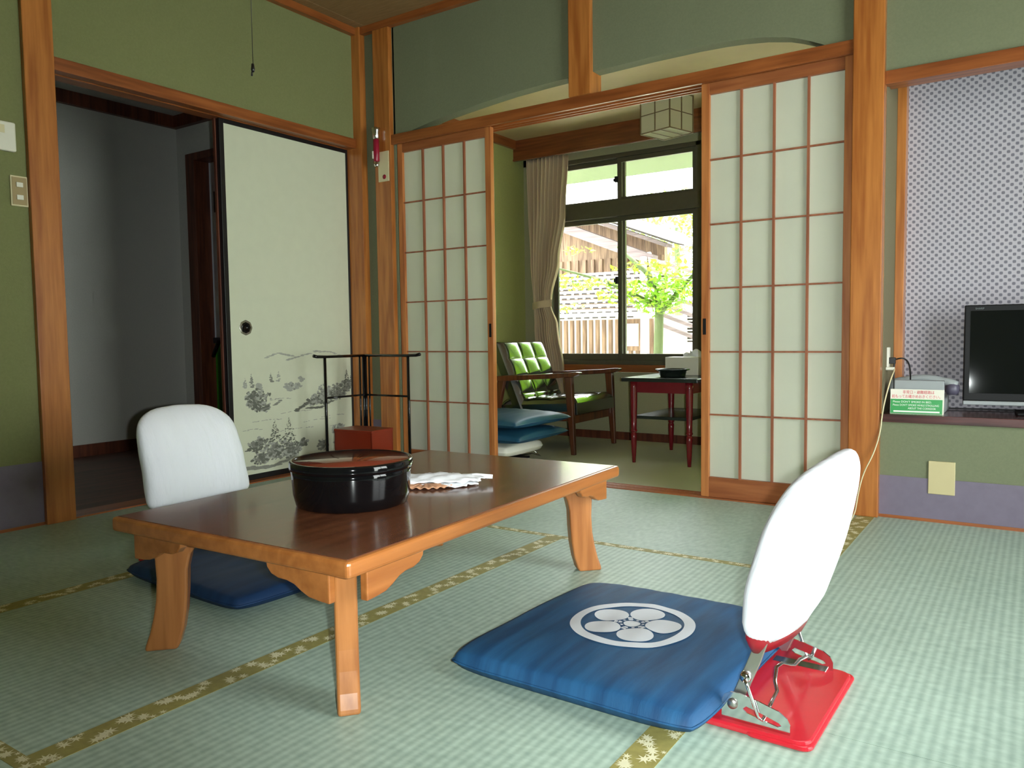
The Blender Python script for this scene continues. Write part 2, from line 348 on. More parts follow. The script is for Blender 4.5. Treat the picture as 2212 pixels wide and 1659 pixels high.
# floor: tatami mats (each its weave direction), olive borders as parts
fb = MB()
fb.mat(0)
for x0, x1, y0, y1, mi in [(-3.28, -2.34, .62, 3.32, 0), (-2.34, -1.43, .62, 2.4, 0), (-1.43, -.55, .62, 2.4, 0), (-2.34, -.55, 2.4, 3.3, 1),
                           (-.55, .36, 1.46, 3.32, 0), (-.55, .36, -.4, 1.46, 0), (-3.28, -.55, -.3, .62, 1), (.36, 1.6, -.4, 3.32, 0), (-3.28, 1.6, -1.2, -.4, 1)]:
    fb.mat(mi); g = .0008; fb.box(x0+g, x1-g, max(y0, -.3 if mi == 1 and x0 < -3 and y1 == .62 else y0)+g, y1-g, -.05, 0)
fb.mat(0).box(-3.4, 1.7, -1.3, 3.42, -.12, -.0505)
floor = struct(fb.build('floor', ['tat_y', 'tat_x']), 'pale green tatami floor')
def maple(mb, cx, cy, r, rot, z):
    vs = []; n = 7
    for k in range(n*2):
        a = rot + PI*k/n
        rr = r*(1 if k % 2 == 0 else .33)
        vs.append((cx+rr*math.cos(a), cy+rr*math.sin(a), z))
    mb.add(vs, [tuple(range(2*n))])
def border(x0, x1, y0, y1):
    b = MB(); z = .0006; b.box(x0, x1, y0, y1, -.002, z); b.mat(1)
    along_x = (x1-x0) > (y1-y0); L = (x1-x0) if along_x else (y1-y0); W = (y1-y0) if along_x else (x1-x0)
    t = .02; k = 0
    while t < L-.03:
        side = k % 2
        for q in range(5):
            s_ = t + R.uniform(-.02, .026); c = W*((.27 if side else .73)+R.uniform(-.2, .2)); r_ = min(R.uniform(.012, .017), c+.002, W-c+.002)
            px, py = (x0+s_, y0+c) if along_x else (x0+c, y0+s_)
            if r_ > .005: maple(b, px, py, r_, R.uniform(0, 6), z+.0002+.00005*q)
        k += 1; t += .047
    return b.build('tatami_border', ['heri', 'heri_leaf'], floor)
border(-1.466, -1.404, .625, 2.385)
border(-2.372, -2.31, .625, 3.3)
border(-.585, -.522, -.4, 3.3)
border(-2.31, -.585, 2.385, 2.417)
border(-3.28, -.6, .595, .625)
border(.33, .392, -.4, 3.3)
# sunroom floor, threshold
sbox('floor', 'carpet', -3.3, -.3, 3.42, 5.0, -.05, -.004, label='sage carpet floor of the sunroom')
th = MB().box(-3.2, -.62, 3.295, 3.425, -.03, -.001)
for y in (3.31, 3.335, 3.365, 3.385, 3.41): th.box(-3.2, -.62, y-.004, y+.004, -.002, .004)
struct(th.build('trim_1', 'shoji_x'), 'grooved wooden threshold of the sunroom')

# ---- left wall
wl = MB().box(XL-.12, XL, -1.2, 1.52, 0, CE+.1).box(XL-.12, XL, 1.62, 3.3, 1.85, CE+.1).box(XL-.12, XL, 3.28, 3.44, 0, CE+.1)
struct(wl.build('wall_left', 'wall'), 'olive green plaster wall with the fusuma opening')
struct(MB().box(XL-.01, XL+.003, -1.2, 1.511, 0.012, .254).build('baseboard_left', 'purple'), 'mauve waist paper along the left wall')
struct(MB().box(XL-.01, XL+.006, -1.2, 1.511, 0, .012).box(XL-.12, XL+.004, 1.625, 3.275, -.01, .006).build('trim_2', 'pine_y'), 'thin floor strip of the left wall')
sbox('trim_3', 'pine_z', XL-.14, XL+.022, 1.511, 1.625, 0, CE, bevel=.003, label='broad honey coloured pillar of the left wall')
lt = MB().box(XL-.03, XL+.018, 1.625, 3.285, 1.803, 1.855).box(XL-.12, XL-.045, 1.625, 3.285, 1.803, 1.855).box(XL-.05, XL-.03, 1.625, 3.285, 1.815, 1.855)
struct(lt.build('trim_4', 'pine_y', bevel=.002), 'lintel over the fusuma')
sbox('trim_5', 'pine_z', XL-.06, XL+.06, 3.275, 3.36, 0, CE, bevel=.002, label='corner post between left and far wall')
# back post behind the fusuma edge
sbox('trim_6', 'dark_wood', XL-.095, XL-.08, 2.418, 2.445, 0, 1.803, label='brown jamb behind the open edge of the fusuma')
# ---- far wall
aw = MB()
arch = [(-3.01, 1.846), (-2.93, 1.846), (-2.84, 1.862), (-2.737, 1.88), (-2.64, 1.894), (-2.527, 1.906), (-2.38, 1.921), (-2.234, 1.934), (-2.05, 1.943), (-1.878, 1.948), (-1.761, 1.951), (-1.484, 1.957), (-1.268, 1.957), (-1.15, 1.953), (-1.067, 1.947), (-.971, 1.935), (-.878, 1.915), (-.83, 1.898), (-.788, 1.88), (-.75, 1.862), (-.72, 1.846), (-.62, 1.846)]
for (xa, za), (xb, zb) in zip(arch, arch[1:]):
    aw.hexa([(xa, YF, za), (xb, YF, zb), (xb, YF+.07, zb), (xa, YF+.07, za)], [(xa, YF, CE+.1), (xb, YF, CE+.1), (xb, YF+.07, CE+.1), (xa, YF+.07, CE+.1)])
aw.box(-3.34, -3.0, YF, YF+.10, 0, CE+.1)
struct(aw.build('wall_far', 'wall_far'), 'green upper wall with an arched opening above the lintel')
sbox('baseboard_far', 'purple', -3.22, -3.13, YF-.003, YF+.01, 0, .25)
sbox('trim_7', 'pine_z', -3.132, -3.014, YF-.03, YF+.11, 0, CE, bevel=.003, label='pillar left of the left shoji')
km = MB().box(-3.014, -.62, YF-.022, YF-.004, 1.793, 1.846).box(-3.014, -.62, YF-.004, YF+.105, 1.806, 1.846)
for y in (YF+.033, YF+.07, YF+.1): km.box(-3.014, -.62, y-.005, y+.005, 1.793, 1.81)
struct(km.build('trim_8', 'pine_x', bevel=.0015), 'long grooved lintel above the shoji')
sbox('trim_9', 'pine_z', -1.877, -1.762, YF-.03, YF+.085, 1.846, CE, bevel=.003, label='short hanging post above the lintel')
sbox('trim_10', 'pine_z', -.622, -.510, YF-.035, YF+.11, 0, CE, bevel=.004, label='broad pillar right of the right shoji')
# right part: alcove
ar = MB().box(-.51, 1.6, YF, YF+.10, 1.705, CE+.1).box(-.51, 1.6, YF, YF+.02, 0, .374)
struct(ar.build('wall_alcove_front', 'wall_far'), 'wall above and below the alcove')
struct(MB().box(-.51, 1.6, YF-.003, YF, .012, .165).build('baseboard_right', 'purple'), 'mauve waist paper under the alcove shelf')
sbox('trim_11', 'pine_x', -.51, 1.6, YF-.006, YF+.01, 0, .012)
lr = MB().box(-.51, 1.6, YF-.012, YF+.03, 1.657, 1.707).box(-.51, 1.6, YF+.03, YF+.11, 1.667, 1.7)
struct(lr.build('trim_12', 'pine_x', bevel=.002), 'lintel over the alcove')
sbox('wall_alcove', 'wall_dark', -.56, -.508, YF+.02, 3.72, .37, 1.8)
bk = struct(MB().box(-.51, 1.6, 3.665, 3.70, .37, 2.0).build('wall_alcove_back', checker_mat('grey checker paper')), 'alcove back wall papered in grey and white checks')
sbox('trim_13', 'pine_z', -.508, -.474, 3.60, 3.664, .405, 1.9, bevel=.002, label='slim post in the alcove corner')
sbox('ceiling', 'wall_dark', -.52, 1.6, 3.42, 3.7, 1.9, 1.95)
sh = struct(MB().box(-.509, 1.6, YF-.012, 3.665, .374, .405).build('trim_14', 'shelf', bevel=.002), 'dark red brown shelf board of the alcove')
# ---- ceiling of the room with rim
cb = MB()
for i in range(-9, 5):
    x = i*.455
    cb.box(x+.002, x+.453, -1.2, YF, CE, CE+.03)
struct(cb.build('ceiling', 'ceiling'), 'tan board ceiling')
struct(MB().box(XL, XL+.035, -1.2, YF, 2.43, CE).build('trim_15', 'pine_y', bevel=.002), 'ceiling rim of the left wall')
struct(MB().box(XL, 1.6, YF-.035, YF, 2.43, CE).build('trim_16', 'pine_x', bevel=.002), 'ceiling rim of the far wall')
# ---- walls behind and beside the camera
sbox('wall_back', 'wall', XL-.1, 1.7, -1.3, -1.2, 0, CE+.1)
wr = MB().box(1.6, 1.7, -1.2, 1.1, 0, CE+.1).box(1.6, 1.7, 2.6, 3.8, 0, CE+.1).box(1.6, 1.7, 1.1, 2.6, 0, .06).box(1.6, 1.7, 1.1, 2.6, 2.0, CE+.1)
struct(wr.build('wall_right', 'wall'), 'right hand wall with an unseen window added for daylight')
w3 = struct(MB().box(1.6, 1.68, 1.1, 1.15, .06, 2.0).box(1.6, 1.68, 2.55, 2.6, .06, 2.0).box(1.6, 1.68, 1.83, 1.87, .06, 2.0).box(1.6, 1.68, 1.1, 2.6, .06, .1).box(1.6, 1.68, 1.1, 2.6, 1.95, 2.0).build('window_added_fill', 'bronze'))  # unseen window added to bring more daylight onto the right of the floor
# ---- sunroom
sbox('wall_sunroom_left', 'wall_sun', -3.28, -3.18, YF+.10, YW+.1, 0, 2.2, label='moss green side wall of the sunroom')
sbox('wall_sunroom_right', 'wall_sun', -.5, -.4, 3.70, YW+.1, 0, 2.2)
ww = MB().box(-3.2, -.4, YW, YW+.1, 0, .46).box(-3.2, -2.98, YW, YW+.1, .46, 2.2).box(-.62, -.4, YW, YW+.1, .46, 2.2).box(-3.2, -.4, YW, YW+.1, 1.955, 2.2)
struct(ww.build('wall_sunroom_window', 'wall_win'), 'window wall of the sunroom')
sbox('ceiling', 'sun_ceiling', -3.2, -.4, YF+.09, YW+.1, 2.12, 2.2, label='beige ceiling of the sunroom')
struct(MB().box(-3.18, -.5, YW-.012, YW, -.004, .05).build('baseboard_sunroom', 'dark_wood'), 'brown baseboard under the window')
struct(MB().box(-3.18, -3.155, YF+.1, YW, 2.06, 2.12).build('trim_17', 'pine_y'), 'ceiling rim of the sunroom side wall')
va = MB().box(-3.18, -.5, YW-.135, YW-.115, 1.975, 2.12).box(-3.18, -.5, YW-.115, YW, 2.09, 2.12).box(-3.18, -.5, YW-.142, YW-.135, 1.975, 1.988)
struct(va.build('trim_18', 'pelmet', bevel=.0015), 'wooden curtain pelmet over the window')
sbox('trim_19', 'pine_x', -3.18, -.5, YW-.03, YW+.06, .465, .515, bevel=.002, label='wooden sill board under the window')
def window(name, x0, x1):
    w_ = MB(); y0, y1 = YW+.0, YW+.075
    w_.box(x0, x0+.035, y0, y1, .515, 1.955).box(x1-.035, x1, y0, y1, .515, 1.955)
    w_.box(x0, x1, y0, y1, .515, .545).box(x0, x1, y0, y1, 1.925, 1.955).box(x0, x1, y0-.01, y1, 1.53, 1.64)
    o = struct(w_.build(name, 'bronze', bevel=.002), 'dark bronze window with sliding sashes and a transom')
    xm = (x0+x1)/2
    for k, (a, b, yy) in enumerate([(x0+.03, xm+.022, y0+.045), (xm-.022, x1-.03, y0+.015)]):
        for (z0, z1) in ((.545, 1.53), (1.64, 1.925)):
            s_ = MB().box(a, a+.03, yy, yy+.022, z0, z1).box(b-.03, b, yy, yy+.022, z0, z1).box(a+.03, b-.03, yy, yy+.022, z0, z0+.045 if z0 < 1 else z0+.02).box(a+.03, b-.03, yy, yy+.022, z1-.03, z1)
            so = s_.build('sash', 'bronze', o, bevel=.0015)
            MB().box(a+.028, b-.028, yy+.009, yy+.013, z0+.015, z1-.02).build('pane', 'glass', so)
    MB().box(xm-.034, xm-.014, y0-.004, y0+.015, 1.07, 1.12).box(xm-.04, xm-.03, y0-.012, y0+.002, 1.08, 1.105).build('latch', 'black_matt', o, bevel=.002)
    MB().box(xm-.034, xm-.014, y0-.004, y0+.015, 1.76, 1.80).box(xm-.04, xm-.03, y0-.012, y0+.002, 1.765, 1.785).build('latch', 'black_matt', o, bevel=.002)
    return o
window('window_1', -2.98, -1.83)
window('window_2', -1.795, -.62)
sbox('trim_20', 'bronze', -1.83, -1.795, YW-.005, YW+.08, .515, 1.955, label='upright between the two windows')

# ---- vestibule behind the left opening
sbox('floor', 'dark_floor', -5.05, XL-.10, .6, 3.5, -.04, .0, label='dark brown vestibule floor')
sbox('wall_vestibule', 'wall_ves', -5.1, -5.0, .6, 3.35, 0, 2.3, label='grey end wall of the vestibule')
vw = MB().box(-5.05, -4.88, 3.29, 3.39, 0, 2.3).box(-4.88, -4.08, 3.29, 3.39, 1.99, 2.3).box(-4.08, XL-.12, 3.29, 3.39, 0, 2.3)
struct(vw.build('wall_vestibule_side', 'wall_ves'), 'grey side wall of the vestibule with a door')
sbox('wall_vestibule_front', 'wall_ves', -5.05, XL-.1, .5, .6, 0, 2.3)
sbox('ceiling', 'wall_ves', -5.05, XL-.12, .55, 3.35, 2.26, 2.3)
struct(MB().box(-5.0, -4.965, .6, 3.29, 2.18, 2.26).box(-4.965, XL-.12, 3.25, 3.29, 2.18, 2.26).build('trim_21', 'dark_wood'), 'dark ceiling rim of the vestibule')
struct(MB().box(-5.0, -4.985, .6, 3.29, 0, .075).build('baseboard_vestibule', 'dark_wood'), 'red brown baseboard of the vestibule')
fr = MB().box(-4.88, -4.785, 3.27, 3.43, 0, 1.99).box(-4.785, -4.08, 3.27, 3.43, 1.94, 1.99).box(-4.14, -4.08, 3.27, 3.43, 0, 1.94)
struct(fr.build('trim_22', 'dark_wood', bevel=.003), 'dark brown door frame in the vestibule')
dv = struct(MB().box(-4.783, -4.14, 3.385, 3.41, .0, .70).build('door_1', 'green_panel'), 'vestibule door with a pale pane over a green panel')
MB().box(-4.783, -4.14, 3.385, 3.41, .74, 1.94).build('pane', 'blue_pane', dv)
MB().box(-4.783, -4.14, 3.37, 3.41, .70, .74).tube([(-4.70, 3.36, .72), (-4.70, 3.34, .68), (-4.72, 3.335, .64), (-4.745, 3.34, .61)], .014, 8).build('door_handle', 'black', dv)
MB().box(-4.735, -4.715, 3.38, 3.386, 1.6, 1.74).build('hinge', 'black_matt', dv)

# ================================================================== SLIDING DOORS
def shoji(name, x0, x1, handle, label):
    y0, y1 = YF+.002, YF+.032; z0, z1 = .004, 1.795
    px0, px1, pz0, pz1 = x0+.035, x1-.035, .093, 1.747
    st = MB().box(x0, px0, y0, y1, z0, z1).box(px1, x1, y0, y1, z0, z1)
    o = struct(st.build(name, 'shoji_z', bevel=.0015), label)
    MB().box(px0, px1, y0+.001, y1-.001, z0, pz0).box(px0, px1, y0+.001, y1-.001, pz1, z1).build('rail', 'shoji_x', o, bevel=.0015)
    lt_ = MB()
    for k in (1, 2, 3):
        x = px0+(px1-px0)*k/4; lt_.box(x-.0045, x+.0045, y0+.004, y0+.017, pz0, pz1)
    for k in range(1, 6):
        z = pz0+(pz1-pz0)*k/6; lt_.box(px0, px1, y0+.006, y0+.016, z-.0035, z+.0035)
    lt_.build('lattice', 'lattice', o)
    MB().box(px0, px1, y0+.0175, y0+.0185, pz0, pz1).build('paper', 'paper', o)
    MB().box(handle-.007, handle+.007, y0-.0015, y0+.004, .72, .79).build('door_handle', 'black_matt', o)
    return o
shoji('door_2', -2.992, -2.357, -2.374, 'left shoji screen, slid open')
shoji('door_3', -1.237, -.622, -1.222, 'right shoji screen beside the broad pillar')
# fusuma
FX = XL-.055
fu = struct(MB().box(FX-.025, FX-.002, 2.445, 3.272, .03, 1.785).build('door_4', 'fusuma'), 'cream fusuma painted with an ink landscape')
MB().box(FX-.028, FX+.002, 2.425, 2.450, .006, 1.803).box(FX-.028, FX+.002, 3.262, 3.28, .006, 1.803).box(FX-.028, FX+.002, 2.45, 3.262, .006, .034).box(FX-.028, FX+.002, 2.45, 3.262, 1.783, 1.803).build('frame', 'black_matt', fu, bevel=.001)
hk = MB().lathe([(0, FX+.0005), (.017, FX+.0005), (.02, FX+.002), (.028, FX+.003), (.029, FX+.001)], (0, 2.541, .785), 8, 'x')
hk.build('door_handle', 'black', fu)
MB().lathe([(.029, FX-.002), (.039, FX-.002), (.039, FX+.0005), (.035, FX+.0007)], (0, 2.541, .785), 8, 'x').build('handle_rim', 'steel', fu)
# painting: three greys of ink dabs
ink = MB(); NB = 0
def dab(y, z, r, tone, ay=1, az=1):
    global NB
    NB += 1; x = FX-.002+.0004+.0000015*NB
    a0 = R.uniform(0, 6); n = 7
    ink.mat(tone).add([(x, y+ay*r*math.cos(a0+2*PI*k/n)*R.uniform(.6, 1.15), z+az*r*math.sin(a0+2*PI*k/n)*R.uniform(.6, 1.15)) for k in range(n)], [tuple(range(n))])
def bush(cy, cz, w_, h_, n, tones=(0, 1, 1, 2), r=.010):
    for ring in (2, 1, 0):
        for _ in range(n//3):
            a = R.uniform(0, 2*PI); q = R.random()**.6*(1 if ring else .75)
            dab(cy+w_*q*math.cos(a), cz+h_*q*math.sin(a), R.uniform(.5, 1.2)*r, max(tones[R.randrange(len(tones))], ring if ring == 2 else 0), 1.2, .8)
def pine(cy, cz, h_, w_, tone, n=60):
    for _ in range(n):
        t = R.random(); ww_ = w_*(1-t)**.8*(0.65+.35*abs(math.sin(t*14)))
        dab(cy+R.uniform(-ww_, ww_), cz+t*h_, R.uniform(.003, .007)*(1.3-t), tone, 1.3, .7)
def stroke(pts, r, tone, n):
    for _ in range(n):
        i = R.randrange(len(pts)-1); t = R.random(); (a, b), (c, d) = pts[i], pts[i+1]
        dab(a+(c-a)*t, b+(d-b)*t+R.gauss(0, r*.3), r, tone, 2.6, .5)
# faint strokes of distant hills and water lines
stroke([(2.66, .628), (2.74, .652), (2.80, .640), (2.88, .622)], .006, 2, 36)
stroke([(2.80, .612), (2.90, .634), (3.0, .655), (3.10, .648), (3.19, .628)], .006, 2, 48)
for (a, b, z_) in [(2.66, 2.82, .405), (2.75, 2.98, .33), (2.55, 2.75, .30), (2.9, 3.1, .27), (2.7, 3.0, .235), (3.02, 3.2, .285), (2.5, 2.62, .26), (3.05, 3.2, .225)]:
    stroke([(a, z_), ((a+b)/2, z_+.006), (b, z_)], .0035, 2, 16)
bush(2.60, .415, .085, .06, 150); bush(2.575, .42, .05, .045, 60, (0, 0, 1)); bush(2.62, .365, .06, .018, 40, (0, 0)); stroke([(2.62, .36), (2.70, .375), (2.745, .40)], .006, 1, 20)
pine(2.564, .48, .075, .014, 1, 36); pine(2.525, .48, .05, .014, 2, 26); bush(2.618, .487, .025, .012, 20, (2,))
pine(2.687, .50, .05, .014, 1, 30); pine(2.737, .50, .055, .018, 2, 34); bush(2.83, .47, .06, .022, 60, (2, 1, 2)); bush(2.89, .505, .02, .012, 14, (2,))
stroke([(2.85, .340), (2.93, .372), (2.98, .39)], .008, 0, 40); bush(2.97, .385, .05, .03, 60, (0, 1)); bush(3.04, .39, .08, .035, 100); bush(3.05, .435, .05, .035, 60, (1, 1, 2))
bush(3.15, .42, .09, .045, 140, (0, 1, 1)); bush(3.22, .45, .06, .03, 70, (1, 0)); pine(3.225, .47, .075, .024, 0, 50); pine(3.262, .47, .06, .016, 0, 30) ; stroke([(2.92, .345), (3.02, .34), (3.12, .375)], .007, 0, 50)
pine(2.701, .18, .12, .045, 0, 90); pine(2.795, .15, .155, .06, 0, 130); bush(2.595, .18, .07, .04, 110, (0, 1)); bush(2.61, .11, .06, .03, 90, (0, 1, 0)); bush(2.73, .135, .10, .05, 200, (1, 0, 2)); bush(2.82, .13, .06, .04, 90, (1, 0)); bush(2.885, .155, .04, .025, 50, (0, 1))
stroke([(2.52, .07), (2.66, .06), (2.84, .085)], .012, 1, 60); stroke([(2.52, .155), (2.56, .17)], .006, 0, 14)
bush(3.03, .13, .04, .035, 60, (0, 1)); bush(3.15, .20, .05, .045, 80, (2, 1)); bush(3.16, .13, .05, .05, 70, (1, 2)); bush(3.21, .11, .05, .05, 60, (0, 1))
ink.build('ink_painting', ['ink0', 'ink1', 'ink2'], fu)

# ================================================================== WALL FITTINGS
t = thing('light_switch', 'double light switch with a pale frame left of the pillar', 'switch', (XL, 1.478, 1.308))
MB().box(.0005, .007, -.031, .031, -.058, .058).build('frame', 'cream_plastic', t, bevel=.002)
MB().box(.007, .009, -.026, .026, -.052, .052).build('plate', 'brown_plastic', t)
for z in (.024, -.024): MB().box(.009, .013, -.012, .012, z-.009, z+.009).build('rocker', 'white_plastic', t, bevel=.001)
t = thing('thermostat', 'cream wall controller cut off by the left edge of the photo', 'controller', (XL, 1.41, 1.507))
MB().box(.0005, .022, -.06, .06, -.055, .055).build('case', 'white_plastic', t, bevel=.006, seg=3)
MB().box(.022, .0235, -.05, .02, .01, .04).build('cover', 'cream_plastic', t, bevel=.0005)
o = MB().box(-.341, -.252, YF-.007, YF-.0001, .108, .233).build('cover_plate', 'beige_plastic', bevel=.002)
tag(o, 'blank beige cover plate on the wall below the alcove shelf', 'cover plate')
# emergency torch on the pillar
t = thing('emergency_torch', 'red and chrome emergency torch clipped to the pillar left of the shoji', 'torch', (-3.072, YF-.03, 1.70))
MB().box(-.03, .048, -.006, -.0005, -.105, .06).build('back_plate', 'cream_plastic', t, bevel=.001)
q = MB().lathe([(0, -.007), (.013, -.007), (.013, -.0062), (0, -.0062)], (.015, 0, -.08), 14, 'y').build('emblem', 'torch_red', t)
MB().lathe([(0, -.062), (.014, -.062), (.017, -.056), (.017, .058), (.014, .062), (0, .062)], (-.022, -.026, .065), 20).build('body', 'torch_red', t)
MB().box(-.036, -.029, -.046, -.038, .02, .06).build('sticker', 'white_plastic', t)
MB().lathe([(.014, 0), (.018, .006), (.019, .03), (.024, .05), (.025, .062), (.0, .062)], (-.022, -.026, .126), 20).build('head', 'chrome', t)
MB().lathe([(0, -.028), (.013, -.028), (.016, -.022), (.016, 0), (0, 0)], (-.022, -.026, .004), 20).build('tail_cap', 'chrome', t)
# pull cord
t = thing('pull_cord', 'thin light pull cord hanging from the ceiling before the left wall', 'cord', (-2.02, 1.60, CE))
MB().lathe([(0, 0), (.02, 0), (.014, -.014), (0, -.018)], (0, 0, 0), 16).build('ceiling_hook', 'white_plastic', t)
MB().tube([(0, 0, -.01), (0, 0, -.5), (-.002, 0, -.9)], .0011, 6).build('cord', 'black_matt', t)
MB().lathe([(0, 0), (.004, 0), (.006, -.018), (.004, -.024), (0, -.024)], (-.003, 0, -.90), 12).tube([(-.006, 0, -.92), (-.009, 0, -.935)], .003, 6).build('knob', 'black_matt', t)

# ================================================================== LOW TABLE
t = thing('low_table', 'low wooden table with dark glossy top and flared legs', 'table', (-1.431, 1.577, 0), math.radians(1.9))
HX, HY, TZ = .375, .597, .32
tb = MB().box(-HX, HX, -HY, HY, TZ-.034, TZ)
TO = tb.build('table_edge', 'tab_edge', t, bevel=.008, seg=3)
TO['label'] = 'honey coloured edge band'
o = MB().box(-HX+.011, HX-.011, -HY+.011, HY-.011, TZ-.004, TZ+.0012).build('tabletop', 'tab_top', t, bevel=.001)
o['label'] = 'dark brown polished top'
for sx_ in (-1, 1):
    for sy_ in (-1, 1):
        L = MB()
        d = Vector((sx_*.72, sy_*.69, 0)).normalized(); pn = Vector((-d.y, d.x, 0))
        top = Vector((sx_*(HX-.068), sy_*(HY-.062), 0))
        prof_o = [(0, TZ-.034), (-.004, .22), (-.006, .17), (-.003, .12), (.004, .08), (.014, .04), (.024, .012), (.026, 0)]
        prof_i = [(-.046, 0), (-.052, .012), (-.062, .045), (-.07, .09), (-.074, .14), (-.076, .19), (-.084, .225), (-.1, .25), (-.1, TZ-.034)]
        pts = [(top + d*s_ + Vector((0, 0, z))) for s_, z in prof_o+prof_i]
        L.prism([p - pn*.0225 for p in pts], pn*.045)
        L.build('leg', 'tab_leg', t, bevel=.006, seg=3)
        # scalloped aprons on both sides of the leg
        pr = [(0, 0), (.175, 0), (.172, -.012), (.160, -.024), (.140, -.030), (.115, -.031), (.095, -.036), (.075, -.047), (.055, -.055), (.03, -.058), (0, -.060)]
        A = MB()
        ex, ey = sx_*(HX-.014), sy_*(HY-.014)
        # along y, at the long edge
        A.prism([(ex, ey - sy_*(s_+.05), TZ-.034+z) for s_, z in pr], (-sx_*.018, 0, 0))
        A.prism([(ex - sx_*(s_+.05), ey, TZ-.034+z) for s_, z in pr], (0, -sy_*.018, 0))
        A.build('apron', 'tab_edge', t, bevel=.003)

# lacquer food box
t = thing('lacquer_box', 'round black lacquer box with red brown lid on the low table', 'lidded box', (-1.405, 1.368, TZ+.0013))
MB().lathe([(0, 0), (.128, 0), (.136, .004), (.142, .03), (.1455, .078), (.1465, .088), (.143, .092), (.12, .092)], seg=72).build('body', 'black', t)
MB().lathe([(.1435, .090), (.1495, .0905), (.1505, .096), (.150, .107), (.148, .111), (.1425, .1115), (.140, .1085), (.1395, .1035), (.13, .1035)], seg=72).build('lid_rim', 'black', t)
MB().lathe([(0, .1095), (.139, .1095), (.1405, .107)], seg=72).build('lid', 'lid', t)

# crumpled paper packet beside the box
t = thing('paper_packet', 'crumpled white paper packet on the low table beside the lacquer box', 'paper packet', (-1.365, 1.66, TZ+.0014), math.radians(32))
def packet(z0, zh, sx_, sy_, seed, dx=0, dy=0):
    rr = random.Random(seed); ph = [rr.uniform(0, 6) for _ in range(6)]
    def f(u, v):
        a, b = u*2-1, v*2-1
        x = sx_*a*(1-.25*b*b+.06*math.sin(7*b+ph[0])); y = sy_*b*(1-.3*max(0, a)**2+.08*math.sin(6*a+ph[1]))
        z = z0+zh*(1-a*a*.7)*(1-b*b*.8)+.003*math.sin(9*a+ph[2])*math.cos(7*b+ph[3])+.002*math.sin(17*(a+b)+ph[4])
        return (x+dx, y+dy, max(z, z0*.5+.001))
    return f
m_ = MB(); m_.grid(packet(.012, .018, .125, .05, 1), 26, 14)
o = m_.build('wrapper', 'napkin', t); so = o.modifiers.new('s', 'SOLIDIFY'); so.thickness = .002
m_ = MB(); m_.grid(packet(.004, .010, .11, .055, 5, -.005, -.008), 22, 12); o = m_.build('wrapper', 'napkin', t); so = o.modifiers.new('s', 'SOLIDIFY'); so.thickness = .002
MB().tube([(.05, .01, .02), (.10, .014, .021), (.145, .012, .018)], [.006, .007, .006], 10).build('wrapper_end', 'napkin', t)
m_ = MB()
def fan(u, v):
    a = PI*(1.05+u*.85); r = .02+.045*v
    return (-.035+r*1.25*math.cos(a), -.028+r*.9*math.sin(a), .005+.0025*math.sin(u*60)*v+.006*(1-v))
m_.grid(fan, 80, 4); o = m_.build('wafer', 'wafer', t); so = o.modifiers.new('s', 'SOLIDIFY'); so.thickness = .0015
o['label'] = 'tan pleated fan shape'

# ================================================================== FLOOR CUSHIONS
def cushion_h(u, v, H):
    return H*max(0, (1-abs(u)**2.6)*(1-abs(v)**2.6))**.32
def pillow(hx, hy, H, seed=0, tilt=0, flat=.42, boxy=False):
    rr = random.Random(seed); ph = [rr.uniform(0, 6) for _ in range(8)]
    def pt(u, v, s_):
        # pinched outline, corners pulled out
        x = hx*u*(1-.035*(1-abs(u))*0-.05*(1-v*v)*abs(u)**3+.02*abs(u*v)); y = hy*v*(1-.05*(1-u*u)*abs(v)**3+.02*abs(u*v))
        wr_ = .0014*math.sin(23*u+ph[0]+3*v)*math.cos(4*v+ph[1])+.002*math.sin(5*u+ph[2])*math.sin(6*v+ph[3])
        if boxy:
            x = hx*u*(1-.045*abs(v)**7-.012*(1-v*v)); y = hy*v*(1-.045*abs(u)**7-.012*(1-u*u))
        e = cushion_h(u, v, 1)**(.62 if boxy else 1)
        z = H*flat + (H*(1-flat)*e + wr_*e)*(1 if s_ > 0 else 0) - (H*flat*e if s_ < 0 else 0)
        return (x, y, z + tilt*(x+hx)/(2*hx))
    return pt
def build_pillow(parent, hx, hy, H, m, seed=0, tilt=0, boxy=False):
    p = pillow(hx, hy, H, seed, tilt=tilt, boxy=boxy); mb = MB()
    q = lambda t_: math.sin((t_-.5)*PI)*.35+(t_*2-1)*.65
    mb.grid(lambda a, b: p(q(a), q(b), 1), 40, 40)
    mb.grid(lambda a, b: p(q(1-a), q(b), -1), 40, 40)
    o = mb.build('cushion_body', m, parent)
    # piped seam
    ring = []
    n = 40
    for k in range(n): ring.append(p(-1+2*k/n, -1, 1))
    for k in range(n): ring.append(p(1, -1+2*k/n, 1))
    for k in range(n): ring.append(p(1-2*k/n, 1, 1))
    for k in range(n): ring.append(p(-1, 1-2*k/n, 1))
    ring.append(ring[0])
    MB().tube(ring, .0025, 6).build('piping', m, parent)
    return p
